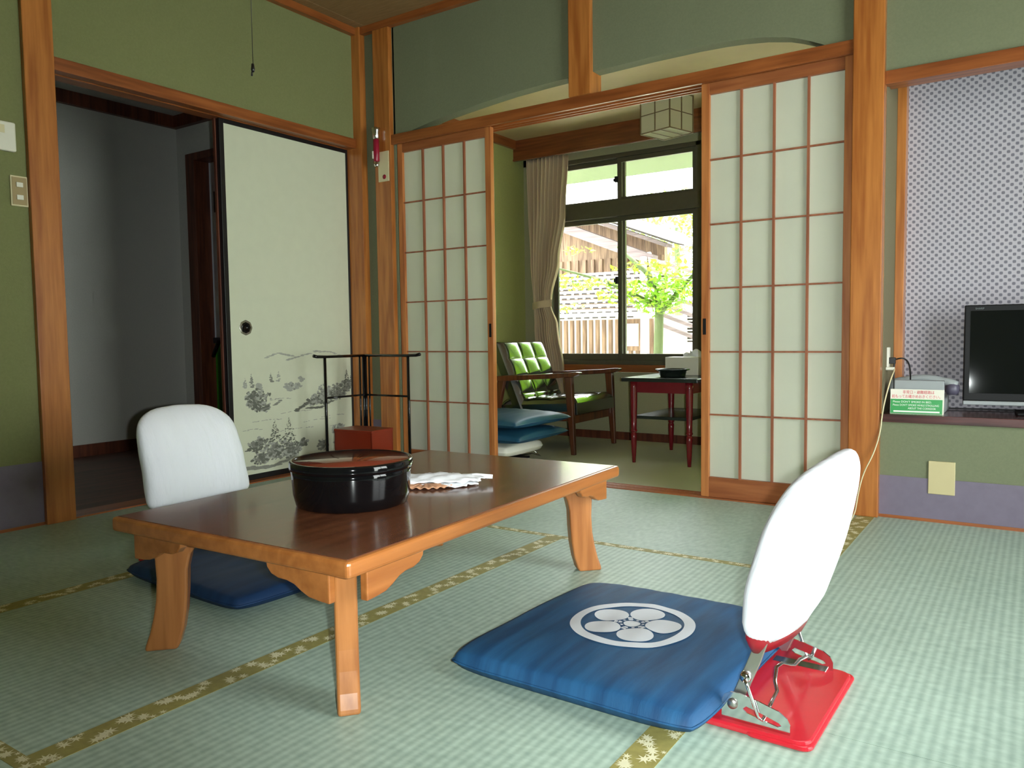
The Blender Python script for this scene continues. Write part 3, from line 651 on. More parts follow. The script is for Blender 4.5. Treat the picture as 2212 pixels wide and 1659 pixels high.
# front cushion with crest
t = thing('floor_cushion', 'blue floor cushion with a white round crest, in front of the right chair', 'floor cushion', (-.752, 1.580, .0007), math.radians(-2.5))
CHX, CHY, CH = .289, .310, .066
pf = build_pillow(t, CHX, CHY, CH, 'blue', 3, tilt=.010, boxy=True)
def onpf(x, y):
    u, v = x/CHX, y/CHY
    for _ in range(3):
        p = pf(u, v, 1); u += (x-p[0])/CHX; v += (y-p[1])/CHY
    p = pf(u, v, 1); return (x, y, p[2]+.0012)
cm = MB(); cm.sm = True
def ringmesh(cx, cy, r0, r1, seg=48, sub=3):
    if r0 <= 0:
        c0 = len(cm.v); vs = [onpf(cx, cy)]; fs = []
        for j in range(1, sub+1):
            for k in range(seg):
                a = 2*PI*k/seg; vs.append(onpf(cx+r1*j/sub*math.cos(a), cy+r1*j/sub*math.sin(a)))
        fs += [(0, 1+k, 1+(k+1) % seg) for k in range(seg)]
        for j in range(1, sub): fs += [(1+(j-1)*seg+k, 1+j*seg+k, 1+j*seg+(k+1) % seg, 1+(j-1)*seg+(k+1) % seg) for k in range(seg)]
        cm.add(vs, fs)
    else:
        vs = [onpf(cx+(r0+(r1-r0)*j/sub)*math.cos(2*PI*k/seg), cy+(r0+(r1-r0)*j/sub)*math.sin(2*PI*k/seg)) for j in range(sub+1) for k in range(seg)]
        cm.add(vs, [(j*seg+k, (j+1)*seg+k, (j+1)*seg+(k+1) % seg, j*seg+(k+1) % seg) for j in range(sub) for k in range(seg)])
ccx, ccy = -.004, .013
CR_ = .141
ringmesh(ccx, ccy, CR_*.825, CR_, 96)
for k in range(5):
    a = math.radians(-57+72*k)
    ringmesh(ccx+CR_*.505*math.cos(a), ccy+CR_*.505*math.sin(a), 0, CR_*.285, 40)
ringmesh(ccx, ccy, 0, CR_*.135, 32)
for k in range(5):
    a = math.radians(-57+36+72*k)
    for rr_, wd in ((.195, .035), (.265, .045)):
        vs = []
        r0, r1 = CR_*(rr_-.03), CR_*(rr_+.028)
        for (r_, da) in ((r0, -.16), (r1, -.22 if wd < .04 else -.15), (r1, .22 if wd < .04 else .15), (r0, .16)):
            vs.append(onpf(ccx+r_*math.cos(a+da), ccy+r_*math.sin(a+da)))
        cm.add(vs, [(0, 1, 2, 3)])
    a2 = math.radians(-57+72*k)
    vs = [onpf(ccx+CR_*r_*math.cos(a2+da), ccy+CR_*r_*math.sin(a2+da)) for r_, da in ((.16, -.14), (.2, -.12), (.2, .12), (.16, .14))]
    cm.add(vs, [(0, 1, 2, 3)])
cr_o = cm.build('crest', 'crest', t); cr_o['label'] = 'white plum blossom crest'
# cushion under the table
t = thing('floor_cushion', 'navy floor cushion half under the left side of the low table', 'floor cushion', (-2.005, 1.55, .0007), math.radians(-3))
build_pillow(t, .30, .285, .062, 'navy', 5, boxy=True)

# ================================================================== FLOOR CHAIRS (zaisu)
def floor_chair(name, label, loc, rz, half_w=.193, extra=0):
    t = thing(name, label, 'floor chair', loc, rz)
    # base plate with rounded corners
    def rrect(hx, hy, r, cx=0, cy=0, n=6):
        pts = []
        for (sx_, sy_, a0) in ((1, 1, 0), (-1, 1, 90), (-1, -1, 180), (1, -1, 270)):
            for k in range(n+1):
                a = math.radians(a0+90*k/n); pts.append((cx+sx_*(hx-r)+r*math.cos(a), cy+sy_*(hy-r)+r*math.sin(a)))
        return pts
    b = MB(); pts = rrect(.152, .176, .028)
    b.prism([(x, y, .0) for x, y in pts], (0, 0, .014))
    b.prism([(x*1.012, y*1.012, .0) for x, y in rrect(.06, .179, .02, .095)], (0, 0, .009))
    b.build('base_plate', 'red', t, bevel=.005, seg=3)
    for s_ in (-1, 1):
        y = s_*.160
        br = MB()
        # slotted bracket in the xz plane: frame around a slot
        outer = [(-.006, .013), (-.006, .045), (-.002, .056), (.008, .062), (.022, .063), (.055, .057), (.085, .049), (.098, .040), (.103, .030), (.103, .013)]
        slot = [(.028, .038), (.034, .044), (.060, .038), (.086, .030), (.090, .026), (.084, .023), (.058, .028), (.034, .033)]
        outer = [(x*1.14-.002, z*1.1-.0015) for x, z in outer]; slot = [(x*1.14-.002, z*1.1-.0015) for x, z in slot]
        br.add([(x, y-.0015, z) for x, z in outer]+[(x, y-.0015, z) for x, z in slot]+[(x, y+.0015, z) for x, z in outer]+[(x, y+.0015, z) for x, z in slot], [])
        no, ns = len(outer), len(slot)
        # bridge faces: quads fan between outer and slot (hand matched)
        match = {0: 7, 1: 7, 2: 0, 3: 0, 4: 1, 5: 2, 6: 3, 7: 3, 8: 4, 9: 5}
        fs = []
        def face_side(off):
            out_ = []
            for i in range(no):
                j = (i+1) % no
                a_, b_ = match[i], match[j]
                if i == 9: # bottom edge from last outer to first
                    out_.append([off+9, off+0, off+no+7, off+no+6, off+no+5]); continue
                if a_ == b_: out_.append([off+i, off+j, off+no+a_])
                else: out_.append([off+i, off+j, off+no+b_, off+no+a_])
            return out_
        fs += face_side(0); fs += [f[::-1] for f in face_side(no+ns)]
        K = no+ns
        for i in range(no): fs.append([i, K+i, K+(i+1) % no, (i+1) % no])
        for i in range(ns): fs.append([no+(i+1) % ns, K+no+(i+1) % ns, K+no+i, no+i])
        for f in fs: br.f.append(f); br.m.append(0); br.smooth.append(False)
        br.box(-.006, .103, min(y, y-s_*.016), max(y, y-s_*.016), .0125, .0155)
        br.build('bracket', 'chrome', t)
        MB().lathe([(0, -.006), (.009, -.006), (.010, -.002), (.010, .002), (.009, .006), (0, .006)], (.012, y, .046), 20, 'y').build('bolt', 'steel', t)
        # upright bar, pivot to backrest
        yb = y-s_*.010
        MB().prism([(.003, yb-.003, .047), (.012, yb-.003, .038), (.024, yb-.003, .040), (.058, yb-.003, .125), (.086, yb-.003, .21), (.068, yb-.003, .215), (.034, yb-.003, .125)], (0, .006, 0)).build('upright', 'steel', t, bevel=.0015)
        MB().lathe([(0, -.009), (.009, -.009), (.011, 0), (.009, .009), (0, .009)], (.034, yb+s_*.004, .100), 16, 'y').build('bolt', 'chrome', t)
        # folded wire link from the hinge to the slot
        MB().tube([(.036, y+s_*.007, .100), (.042, y+s_*.007, .085), (.060, y+s_*.005, .034), (.066, y, .028), (.072, y-s_*.004, .040)], .0032, 8).build('link_rod', 'chrome', t)
    MB().tube([(.07, -.155, .036), (.066, -.10, .040), (.062, -.055, .040), (.055, -.045, .055), (.05, -.02, .072), (.055, .0, .074), (.064, .022, .064), (.068, .04, .058), (.07, .07, .060), (.072, .11, .052), (.072, .155, .036)], .0036, 8).build('handle_rod', 'chrome', t)
    # backrest: board showing at the bottom, cotton cover above
    def centre(z):
        q = (z-.15)/.36; return .068+.036*q+.062*q*q
    def section(z0, z1, hw, th, mb, n=26, flat_bottom=True):
        S = 40
        rows = []
        for j in range(n+1):
            tt = j/n; z = z0+(z1-z0)*(1-(1-tt)**1.25)
            f = (z-z0)/(z1-z0)
            # rounded shoulders
            k = max(0, (f-.60)/.40); wq = hw*(1-.07*f)*(1-k**3.2)**(1/2.9) if k < 1 else 0.0
            low = min(1, .86+f*1.6); wq *= low
            thq = th*(1+.42*math.sin(PI*min(1, f*1.05)))*(min(1, .72+f*2.4))*(1-max(0, (f-.62)/.38)**3)**.5 if f < 1 else 0
            wq = max(wq, .02); thq = max(thq, .006)
            row = []
            for s2 in range(S):
                a = 2*PI*s2/S; ca, sa = math.cos(a), math.sin(a)
                ex = 2/3.2
                yy = wq*math.copysign(abs(ca)**ex, ca); xx = thq*math.copysign(abs(sa)**(2/2.2), sa)
                wr_ = .0022*math.sin(30*yy+9*z+extra)*math.sin(14*z+5*yy)+.0016*math.sin(55*z+22*yy+extra)*(abs(ca)**2)
                bow = .022*(yy/hw)**2
                row.append((centre(z)+xx*(1+.0)-bow+wr_, yy, z))
            rows.append(row)
        base = len(mb.v); vs = [p for r_ in rows for p in r_]
        fs = [(j*S+k, j*S+(k+1) % S, (j+1)*S+(k+1) % S, (j+1)*S+k) for j in range(n) for k in range(S)]
        fs.append(tuple(range(S-1, -1, -1))); fs.append(tuple(n*S+k for k in range(S)))
        mb.sm = True; mb.add(vs, fs)
    bb = MB(); section(.147, .47, half_w-.012, .031, bb)
    bb.build('backrest', 'red_board', t)
    cv = MB(); section(.168, .503, half_w, .041, cv, 34)
    c = cv.build('backrest_cover', 'white_cloth', t)
    MB().tube([(centre(.172)-.022*math.cos(a)**2+math.copysign(abs(math.sin(a))**.9, math.sin(a))*.0275*.95, math.copysign(abs(math.cos(a))**.62, math.cos(a))*half_w*.862, .172) for a in [2*PI*k/48 for k in range(49)]], .0028, 6).build('cover_hem', 'white_cloth', t)
    return t
floor_chair('floor_chair', 'white covered floor chair on a red base at the right', (-.464, 1.548, .0007), math.radians(-1))
floor_chair('floor_chair', 'white covered floor chair behind the left side of the low table', (-2.315, 1.60, .0007), math.radians(182), half_w=.198, extra=3)

# ================================================================== SUNROOM FURNITURE
# armchair facing +x
t = thing('armchair', 'wooden armchair with tufted dark leather cushions beside the curtain', 'armchair', (-2.62, 4.40, -.004), math.radians(1.5))
for s_ in (-1, 1):
    y = s_*.285
    MB().hexa([(.262, y-.013, 0), (.290, y-.013, 0), (.290, y+.013, 0), (.262, y+.013, 0)], [(.222, y-.019, .475), (.272, y-.019, .475), (.272, y+.019, .475), (.222, y+.019, .475)]).build('leg', 'chair_wood', t, bevel=.004)
    MB().hexa([(-.345, y-.013, 0), (-.315, y-.013, 0), (-.315, y+.013, 0), (-.345, y+.013, 0)], [(-.262, y-.019, .45), (-.212, y-.019, .45), (-.212, y+.019, .45), (-.262, y+.019, .45)]).build('leg', 'chair_wood', t, bevel=.004)
    am = MB(); prof = [(-.32, .445), (-.315, .468), (-.2, .478), (.0, .486), (.2, .497), (.30, .506), (.325, .504), (.326, .494), (.29, .478), (.2, .468), (.0, .455), (-.2, .442)]
    am.prism([(x, y-.026, z) for x, z in prof], (0, .052, 0)); am.build('armrest', 'chair_wood', t, bevel=.007, seg=3)
    MB().hexa([(-.28, y-s_*.01-.012, .19), (.262, y-s_*.01-.012, .205), (.262, y-s_*.01+.012, .205), (-.28, y-s_*.01+.012, .19)], [(-.28, y-s_*.01-.012, .235), (.262, y-s_*.01-.012, .262), (.262, y-s_*.01+.012, .262), (-.28, y-s_*.01+.012, .235)]).build('side_rail', 'chair_wood', t, bevel=.003)
MB().box(.235, .258, -.27, .27, .185, .235).build('front_rail', 'chair_wood', t, bevel=.003)
MB().box(-.29, -.268, -.27, .27, .17, .22).build('rear_rail', 'chair_wood', t, bevel=.003)
def tuft(u, v, nu, nv):
    u, v = (u-.035)/.93, (v-.03)/.94
    if not (0 < u < 1 and 0 < v < 1): return 0
    a = abs(math.sin(PI*u*nu)); b = abs(math.sin(PI*v*nv))
    return min(1, (a*b)**.24 if a*b > 1e-9 else 0)
def tufted(origin, eu, ev, en, thick, nu, nv, puff, parent, name, m):
    origin, eu, ev, en = Vector(origin), Vector(eu), Vector(ev), Vector(en).normalized(); mb = MB()
    NU, NV = nu*20, nv*20
    def f(a, b):
        edge = min(a, 1-a, b, 1-b)
        return origin + eu*a + ev*b + en*(thick-puff + puff*tuft(a, b, nu, nv) - .026*max(0, 1-edge/.035)**1.3)
    mb.grid(f, NU, NV)
    c = [origin, origin+eu, origin+eu+ev, origin+ev]; c2 = [p + en*(thick-puff-.026) for p in c]
    mb.sm = False
    mb.add(c+c2, [(0, 3, 2, 1), (0, 1, 5, 4), (1, 2, 6, 5), (2, 3, 7, 6), (3, 0, 4, 7)])
    o = mb.build(name, m, parent)
    for i in range(1, nu):
        for j in range(1, nv):
            p = f(.035+.93*i/nu, .03+.94*j/nv)+en*.002; MB().lathe([(0, .004), (.007, .002), (.008, -.002)], tuple(p), 10).build('button', m, o)
    return o
# seat: u along +x, v along y
tufted((-.255, -.262, .215), (.545, 0, .03), (0, .524, 0), (-.055, 0, 1), .115, 3, 3, .02, t, 'seat_cushion', 'leather')
# back: u along y, v upward
tufted((-.140, -.268, .205), (0, .536, 0), (-.196, 0, .465), (.92, 0, .39), .095, 3, 4, .018, t, 'back_cushion', 'leather')

# side table
t = thing('side_table', 'small black topped side table with maroon turned legs', 'side table', (-1.742, 4.33, -.004), 0)
MB().box(-.225, .225, -.31, .31, .462, .484).build('tabletop', 'table_black', t, bevel=.004)
MB().box(-.165, .165, -.275, -.255, .40, .462).box(-.165, .165, .255, .275, .40, .462).box(-.175, -.155, -.265, .265, .40, .462).box(.155, .175, -.265, .265, .40, .462).build('apron', 'maroon', t)
MB().box(-.165, .165, -.265, .265, .250, .268).build('shelf', 'table_black', t, bevel=.003)
for sx_ in (-1, 1):
    for sy_ in (-1, 1):
        pr = [(0, 0), (.0105, 0), (.014, .06), (.017, .14), (.018, .165), (.0145, .168), (.0145, .175), (.019, .179), (.019, .185), (.016, .19), (.017, .25), (.02, .35), (.021, .43), (.021, .461), (0, .461)]
        MB().lathe(pr, (sx_*.165, sy_*.272, 0), 20).build('leg', 'maroon', t)
o = MB().lathe([(0, 0), (.068, 0), (.072, .004), (.078, .032), (.096, .038), (.098, .042), (.094, .044), (.076, .042), (.066, .008), (0, .006)], (-1.74, 4.22, .4805), 40).build('ashtray', 'table_black')
tag(o, 'black round ashtray on the side table', 'ashtray')
t = thing('tissue_box', 'white tissue box behind the ashtray on the side table', 'tissue box', (-1.735, 4.44, .4805), math.radians(-4))
MB().box(-.118, .118, -.06, .06, 0, .105).build('carton', 'white_plastic', t, bevel=.002)
m_ = MB(); m_.grid(lambda u, v: (-.035+.13*u, .03*math.sin(u*9)*v+.01, .106+.04*v*(.35+.65*math.sin(u*2.6))+.007*v*math.sin(u*21)), 24, 6); o = m_.build('tissue', 'napkin', t); so = o.modifiers.new('s', 'SOLIDIFY'); so.thickness = .001

# stack: folded floor chair + two cushions
t = thing('folded_floor_chair', 'folded white covered floor chair under the stacked blue cushions', 'floor chair', (-2.68, 3.73, -.004), 0)
pb = pillow(.26, .20, .085, 9, boxy=True)
mb = MB(); q = lambda t_: math.sin((t_-.5)*PI)*.35+(t_*2-1)*.65
mb.grid(lambda a, b: tuple(Vector(pb(q(a), q(b), 1))+Vector((0, 0, .045))), 30, 30); mb.grid(lambda a, b: tuple(Vector(pb(q(1-a), q(b), -1))+Vector((0, 0, .045))), 30, 30)
mb.build('backrest_cover', 'cream_cloth', t)
MB().box(-.2, .17, -.17, .17, 0, .014).build('base_plate', 'black_matt', t, bevel=.004)
for s_ in (-1, 1):
    MB().tube([(.10, s_*.16, .014), (.19, s_*.16, .03), (.25, s_*.16, .022), (.2, s_*.16, .05), (.13, s_*.15, .06)], .004, 8).build('link_rod', 'chrome', t)
    MB().box(.02, .12, s_*.15-.002, s_*.15+.002, .014, .055).build('bracket', 'chrome', t)
for k, (z, sd, dx, lab) in enumerate([(.1275, 21, 0, 'teal blue floor cushion in the sunroom, lower of the stacked pair'), (.212, 22, .01, 'teal blue floor cushion in the sunroom, on top of the stack')]):
    t = thing('floor_cushion', lab, 'floor cushion', (-2.60+dx, 3.73, z-.004), math.radians(2-4*k), 'stacked blue cushions in the sunroom')
    build_pillow(t, .29, .275, .085, 'teal', sd)

# curtain, gathered by a tieback
t = thing('curtain', 'beige curtain gathered by a tieback left of the window', 'curtain', (0, YW-.05, 0))
def cw(z):
    """left and right edge of the curtain at height z"""
    P = [(.27, -3.05, -2.80), (.47, -3.03, -2.825), (.80, -3.055, -2.875), (.935, -3.065, -2.925), (1.0, -3.068, -2.92), (1.25, -3.09, -2.86), (1.6, -3.10, -2.80), (1.98, -3.105, -2.775)]
    for (z0, a0, b0), (z1, a1, b1) in zip(P, P[1:]):
        if z <= z1:
            f = max(0, (z-z0)/(z1-z0)); f = f*f*(3-2*f); return a0+(a1-a0)*f, b0+(b1-b0)*f
    return P[-1][1:]
def cf(u, v):
    z = .27+1.715*v; a, b = cw(z); pinch = 1-.45*math.exp(-((z-.935)/.12)**2)
    return (a+(b-a)*u+.004*math.sin(u*50+z*3), -.012+.03*pinch*math.sin(u*2*PI*9.5+.6*math.sin(z*2)), z)
m_ = MB(); m_.grid(cf, 150, 60); o = m_.build('fabric', 'curtain', t); so = o.modifiers.new('s', 'SOLIDIFY'); so.thickness = .0015
MB().grid(lambda u, v: (-3.078+.165*u, -.012-.035*math.sin(u*PI), .91+.05*v+.02*u), 16, 3).build('tieback', 'curtain', t)
t = thing('curtain_rail', 'curtain rail hidden behind the pelmet', 'curtain rail', (0, YW-.06, 1.995))
MB().box(-3.15, -.55, -.008, .008, -.005, .012).build('rail', 'white_plastic', t)

# ceiling lamp
t = thing('ceiling_lamp', 'square paper ceiling lamp with brown lattice in the sunroom', 'lamp', (-1.86, 4.425, 2.119), math.radians(-16))
a, H = .108, .215
fr = MB()
e = .003
for sx_ in (-1, 1):
    for sy_ in (-1, 1): fr.box(sx_*a-e, sx_*a+e, sy_*a-e, sy_*a+e, -H, 0)
for z in (0-e, -H+e*0, -H*.52):
    for s_ in (-1, 1):
        ee = e if z != -H*.52 else .002
        fr.box(-a, a, s_*a-ee, s_*a+ee, z-ee, z+ee); fr.box(s_*a-ee, s_*a+ee, -a, a, z-ee, z+ee)
for s_ in (-1, 1):
    fr.box(-.002, .002, s_*a-.003, s_*a+.003, -H, 0); fr.box(s_*a-.003, s_*a+.003, -.002, .002, -H, 0)
fr.box(-.04, -.036, -a, a, -H-.002, -H+.002).box(.036, .04, -a, a, -H-.002, -H+.002)
fr.build('frame', 'lamp_frame', t)
MB().box(-a+.003, a-.003, -a+.003, a-.003, -H+.001, -.002).build('lamp_shade', 'washi', t)

# ================================================================== CORNER: towel rack and box
t = thing('towel_rack', 'black folding towel rack standing in the far left corner', 'towel rack', (-3.08, 3.115, .0007))
def rack_panel(dx, dy, L):
    d = Vector((dx, dy, 0)).normalized(); n = Vector((-d.y, d.x, 0))
    H_ = .628
    P = lambda s_, z: tuple(d*s_+Vector((0, 0, z)))
    top = [P(0, H_), P(L*.75, H_), P(L*.93, H_+.002), P(L*1.0, H_+.007)]
    MB().tube(top, [.0075, .0075, .0085, .009], 8).build('top_rail', 'black', t)
    MB().tube([P(.008, .02), P(.008, H_-.005)], .007, 8).build('post', 'black', t)
    MB().tube([P(.034, .02), P(.034, H_-.005)], .005, 8).build('post', 'black', t)
    MB().tube([P(L*.79, .0), P(L*.79, H_-.005)], .0075, 8).build('post', 'black', t)
    MB().tube([P(.008, .412), P(L*.79, .412)], .0055, 8).build('middle_rail', 'black', t)
    MB().tube([P(.0, .03), P(L*.79, .03)], .0075, 8).build('foot_rail', 'black', t)
rack_panel(-.06, -1, .345)
rack_panel(1, .02, .395)
t = thing('lacquer_waste_box', 'red brown square box below the towel rack', 'box', (-2.915, 2.93, .0007), math.radians(4))
bx = MB().box(-.125, .125, -.085, .085, 0, .01).box(-.125, .125, -.085, -.077, 0, .25).box(-.125, .125, .077, .085, 0, .25).box(-.125, -.117, -.085, .085, 0, .25).box(.117, .125, -.085, .085, 0, .25)
bx.build('case', 'box_red', t, bevel=.002)
MB().box(-.127, .127, -.087, .087, .243, .255).build('lid', 'box_red', t, bevel=.003)

# ================================================================== ALCOVE SHELF
SZ = .4055
t = thing('television', 'black flat television on the alcove shelf, cut off at the right', 'television', (.088, 3.53, SZ), math.radians(4.3))
MB().box(-.335, .335, -.02, .02, .045, .415).build('bezel', 'tv_frame', t, bevel=.004)
MB().box(-.315, .315, -.0215, -.0195, .075, .392).build('screen', 'tv', t)
MB().box(-.335, .335, -.03, .02, .030, .046).build('lower_trim', 'grey_plastic', t, bevel=.003)
MB().box(-.05, .05, -.015, .015, .008, .05).box(-.16, .16, -.08, .08, 0, .01).build('stand', 'tv_frame', t, bevel=.003)
for o in t.children:
    if o.name.split('.')[0] in ('bezel', 'screen', 'lower_trim'): o.rotation_euler = (math.radians(-3.4), 0, 0)
bm = text('brand_mark', 'SHARP', 'tv_logo', .010, (-.285, .0016, .398), (PI/2-math.radians(3.4), 0, 0), t)
t = thing('telephone', 'grey telephone behind the notice stand on the alcove shelf', 'telephone', (-.40, 3.50, SZ))
MB().prism([(-.09, .08, 0), (-.09, -.09, 0), (-.09, -.09, .03), (-.09, .08, .07)], (.19, 0, 0)).build('base', 'grey_plastic', t, bevel=.006)
hs = [(-.10+.235*k/14, 0, .105+.026*math.sin(PI*k/14)) for k in range(15)]
MB().tube(hs, [.014]+[.017]*2+[.014]*9+[.017]*2+[.014], 12).lathe([(0, -.03), (.022, -.03), (.026, -.01), (.02, .01), (0, .012)], (-.085, 0, .10), 18).build('handset', 'grey_plastic', t)
MB().lathe([(0, -.03), (.02, -.03), (.026, -.012), (.024, .006), (.012, .016), (0, .018)], (.118, 0, .098), 18).build('earpiece', 'purple_plastic', t)
t = thing('tissue_case', 'pale grey carton behind the green and white notice', 'carton', (-.385, 3.387, SZ))
MB().box(-.085, .085, -.018, .018, 0, .128).build('carton', 'grey_plastic', t, bevel=.002)
t = thing('notice_stand', 'small notice with red Japanese text over a green English panel', 'notice', (-.389, 3.352, SZ), math.radians(2))
MB().prism([(-.092, -.004, 0), (-.092, 0, 0), (-.092, .012, .094), (-.092, .008, .094)], (.184, 0, 0)).build('board', 'white_plastic', t)
sl = math.atan2(.012, .094)
def sp_(z, off=.0006): return (-.004+.012*z/.094-off)
MB().prism([(-.091, sp_(.001), .001), (-.091, sp_(.001, 0), .001), (-.091, sp_(.056, 0), .056), (-.091, sp_(.056), .056)], (.178, 0, 0)).build('green_panel', 'green_sign', t)
MB().prism([(-.08, sp_(.006, .001), .006), (-.08, sp_(.006, 0), .006), (-.08, sp_(.012, 0), .012), (-.08, sp_(.012, .001), .012)], (.158, 0, 0)).build('white_strip', 'white_ink', t)
rt = (PI/2-sl, 0, 0)
text('lettering', '非常口・避難経路は', 'red_ink', .0145, (.005, sp_(.079), .078), rt, t, sx_=.84)
text('lettering', '前もってお確かめおきください。', 'red_ink', .0145, (0, sp_(.063), .0615), rt, t, sx_=.80)
text('lettering', 'Please DON\'T SMOKE IN BED.', 'white_ink', .0105, (-.083, sp_(.045, .001), .0425), rt, t, 'LEFT', sx_=.98)
text('lettering', 'Please DON\'T SMOKE WHILE STROLLING', 'white_ink', .0105, (-.083, sp_(.032, .001), .0300), rt, t, 'LEFT', sx_=.83)
text('lettering', 'ABOUT THE CORRIDOR', 'white_ink', .0105, (-.03, sp_(.02, .001), .0180), rt, t, 'LEFT', sx_=.83)
# outlet and cords
t = thing('wall_outlet', 'white socket strip with plugs on the alcove side wall', 'outlet', (-.5075, 3.44, .60))
MB().box(0, .008, -.02, .02, -.03, .06).box(0, .03, -.035, -.01, -.03, -.018).build('plate', 'white_plastic', t, bevel=.002)
MB().box(.008, .03, -.012, .012, -.005, .02).build('plug', 'black_matt', t, bevel=.002)
def cord(name, label, pts, r, m):
    cu = bpy.data.curves.new(name, 'CURVE'); cu.dimensions = '3D'; s_ = cu.splines.new('NURBS'); s_.points.add(len(pts)-1)
    for p, q_ in zip(s_.points, pts): p.co = (*q_, 1)
    s_.use_endpoint_u = True; s_.order_u = 3; cu.bevel_depth = r; cu.bevel_resolution = 3
    tmp = bpy.data.objects.new(name, cu); C.objects.link(tmp); bpy.context.view_layer.update()
    me = bpy.data.meshes.new_from_object(tmp.evaluated_get(bpy.context.evaluated_depsgraph_get())); bpy.data.objects.remove(tmp)
    me.materials.clear(); me.materials.append(M[m]); o = bpy.data.objects.new(name, me); C.objects.link(o)
    return tag(o, label, 'cord')
cord('power_cord', 'black cord looping from the socket down to the alcove shelf', [(-.475, 3.44, .612), (-.452, 3.43, .622), (-.43, 3.46, .60), (-.425, 3.47, .54), (-.435, 3.50, .47), (-.44, 3.56, .41), (-.25, 3.62, .41), (-.02, 3.63, .41)], .003, 'black_matt')
cord('power_cord', 'thin black cord hanging straight from the socket behind the phone', [(-.48, 3.435, .60), (-.482, 3.43, .56), (-.478, 3.43, .5), (-.482, 3.42, .409)], .003, 'black_matt')
cord('white_cable', 'thin white cable falling from the alcove shelf beside the pillar', [(-.478, 3.42, .575), (-.472, 3.38, .572), (-.478, 3.33, .54), (-.492, 3.292, .46), (-.500, 3.286, .40), (-.505, 3.28, .33), (-.525, 3.265, .25), (-.558, 3.26, .18), (-.575, 3.25, .10), (-.585, 3.24, .003), (-.59, 3.15, .003)], .0026, 'cream_plastic')

# ================================================================== OUTDOORS
sbox('ground', 'ground', -14, 8, YW+.1, 24, -.5, -.35, label='pale garden ground')
struct(MB().box(-14, 6, YW+.1, 6.8, 2.2, 2.28).build('trim_23', 'soffit'), 'underside of the eave outside the window')
g = lambda *a: a
t = thing('neighbouring_building', 'weathered wooden building with a low tiled roof beyond the window', 'building', (0, 9.2, -.35))
sb = MB().prism([(-9, 0, 1.4), (-3.9, 0, 1.4), (-3.9, 0, 2.15), (-9, 0, 4.1)], (0, .1, 0))
x = -9
while x < -3.95:
    sb.box(x, x+.05, -.03, 0, 1.6, 2.05); x += .12
sb.build('upper_wall', 'ext_wood', t)
def slope_beam(mb, x0, x1, z0, k, th, y0, y1):
    """beam falling to the right with slope k; z0 is its height at x = -5.2"""
    za, zb = z0-k*(x0+5.2), z0-k*(x1+5.2)
    return mb.hexa([(x0, y0, za-th), (x1, y0, zb-th), (x1, y1, zb-th), (x0, y1, za-th)], [(x0, y0, za), (x1, y0, zb), (x1, y1, zb), (x0, y1, za)])
slope_beam(slope_beam(MB(), -9, -3.9, 2.54, .40, .13, -.35, -.2), -9, -3.75, 2.72, .39, .05, -.3, -.1).build('fascia_beam', 'ext_beam', t)
slope_beam(MB(), -9, -3.5, 2.82, .385, .05, -.6, 3).build('roof', 'ext_white', t)
slope_beam(MB(), -9, -3.6, 2.77, .385, .03, -.5, -.1).build('roof_edge', 'ext_dark', t)
lr_ = MB()
for k in range(10):
    z = 1.86-k*.062; y = -.1-k*.11
    lr_.mat(0).box(-9, -3.72, y-.12, y, z-.02, z)
    lr_.mat(0).box(-9, -3.72, y-.12, y-.10, z-.045, z-.02)
    lr_.mat(1)
    xx = -9
    while xx < -3.75:
        lr_.box(xx, xx+.075, y-.122, y-.118, z-.046, z-.028); xx += .11
lr_.build('tiled_roof', ['ext_white', 'ext_dark'], t)
sl_ = MB().box(-9, -2, .35, .4, 0, 1.3)
sl_.build('lower_wall', 'ext_white', t)
sl2 = MB(); x = -9
while x < -3.95:
    sl2.box(x, x+.045, -.1, -.06, 0.0, 1.26); x += .095
sl2.build('slat_screen', 'ext_wood', t)
MB().box(-4.36, -4.14, -.18, -.1, .86, 1.26).build('meter_frame', 'ext_wood', t)
MB().box(-4.33, -4.17, -.2, -.17, .92, 1.2).build('meter_box', 'ext_white', t)
MB().tube([(-4.0, -.4, 0), (-4.0, -.4, 2.0)], .04, 12).tube([(-3.98, -.3, 2.05), (-3.8, -.4, 1.6), (-3.82, -.4, 1.45)], .035, 10).build('downpipe', 'ext_white', t)
for x0 in (-3.72, -3.45):
    vg = MB().box(x0, x0+.15, .30, .35, .96, 1.30)
    vg.build('vent', 'ext_dark', t)
    q_ = MB()
    for k in range(8): q_.box(x0+.01, x0+.14, .28, .30, .98+k*.04, .995+k*.04)
    q_.build('louvre', 'ext_white', t)
rf = MB()
for k in range(7):
    rf.hexa([(-3.9+k*.02, -.5, 1.95-k*.13), (-2.2, -.5, 1.35-k*.13), (-2.2, -.4, 1.35-k*.13), (-3.9+k*.02, -.4, 1.95-k*.13)], [(-3.9+k*.02, -.5, 1.99-k*.13), (-2.2, -.5, 1.39-k*.13), (-2.2, -.4, 1.39-k*.13), (-3.9+k*.02, -.4, 1.99-k*.13)])
rf.build('stair_rail', 'ext_beam', t)
def leaves(mb, c, rx, ry, rz, n, s=.05, flat=.5):
    for _ in range(n):
        while True:
            p = Vector((R.uniform(-1, 1), R.uniform(-1, 1), R.uniform(-1, 1)))
            if p.length < 1: break
        p = Vector((c[0]+p.x*rx, c[1]+p.y*ry, c[2]+p.z*rz))
        a = Vector((R.gauss(0, 1), R.gauss(0, 1), R.gauss(0, flat))).normalized(); b = a.cross(Vector((R.gauss(0, .5), R.gauss(0, .5), 1))).normalized()
        r_ = s*R.uniform(.6, 1.2)
        mb.add([p-a*r_, p-a*r_*.2+b*r_*.45, p+a*r_, p-a*r_*.2-b*r_*.45], [(0, 1, 2, 3)])
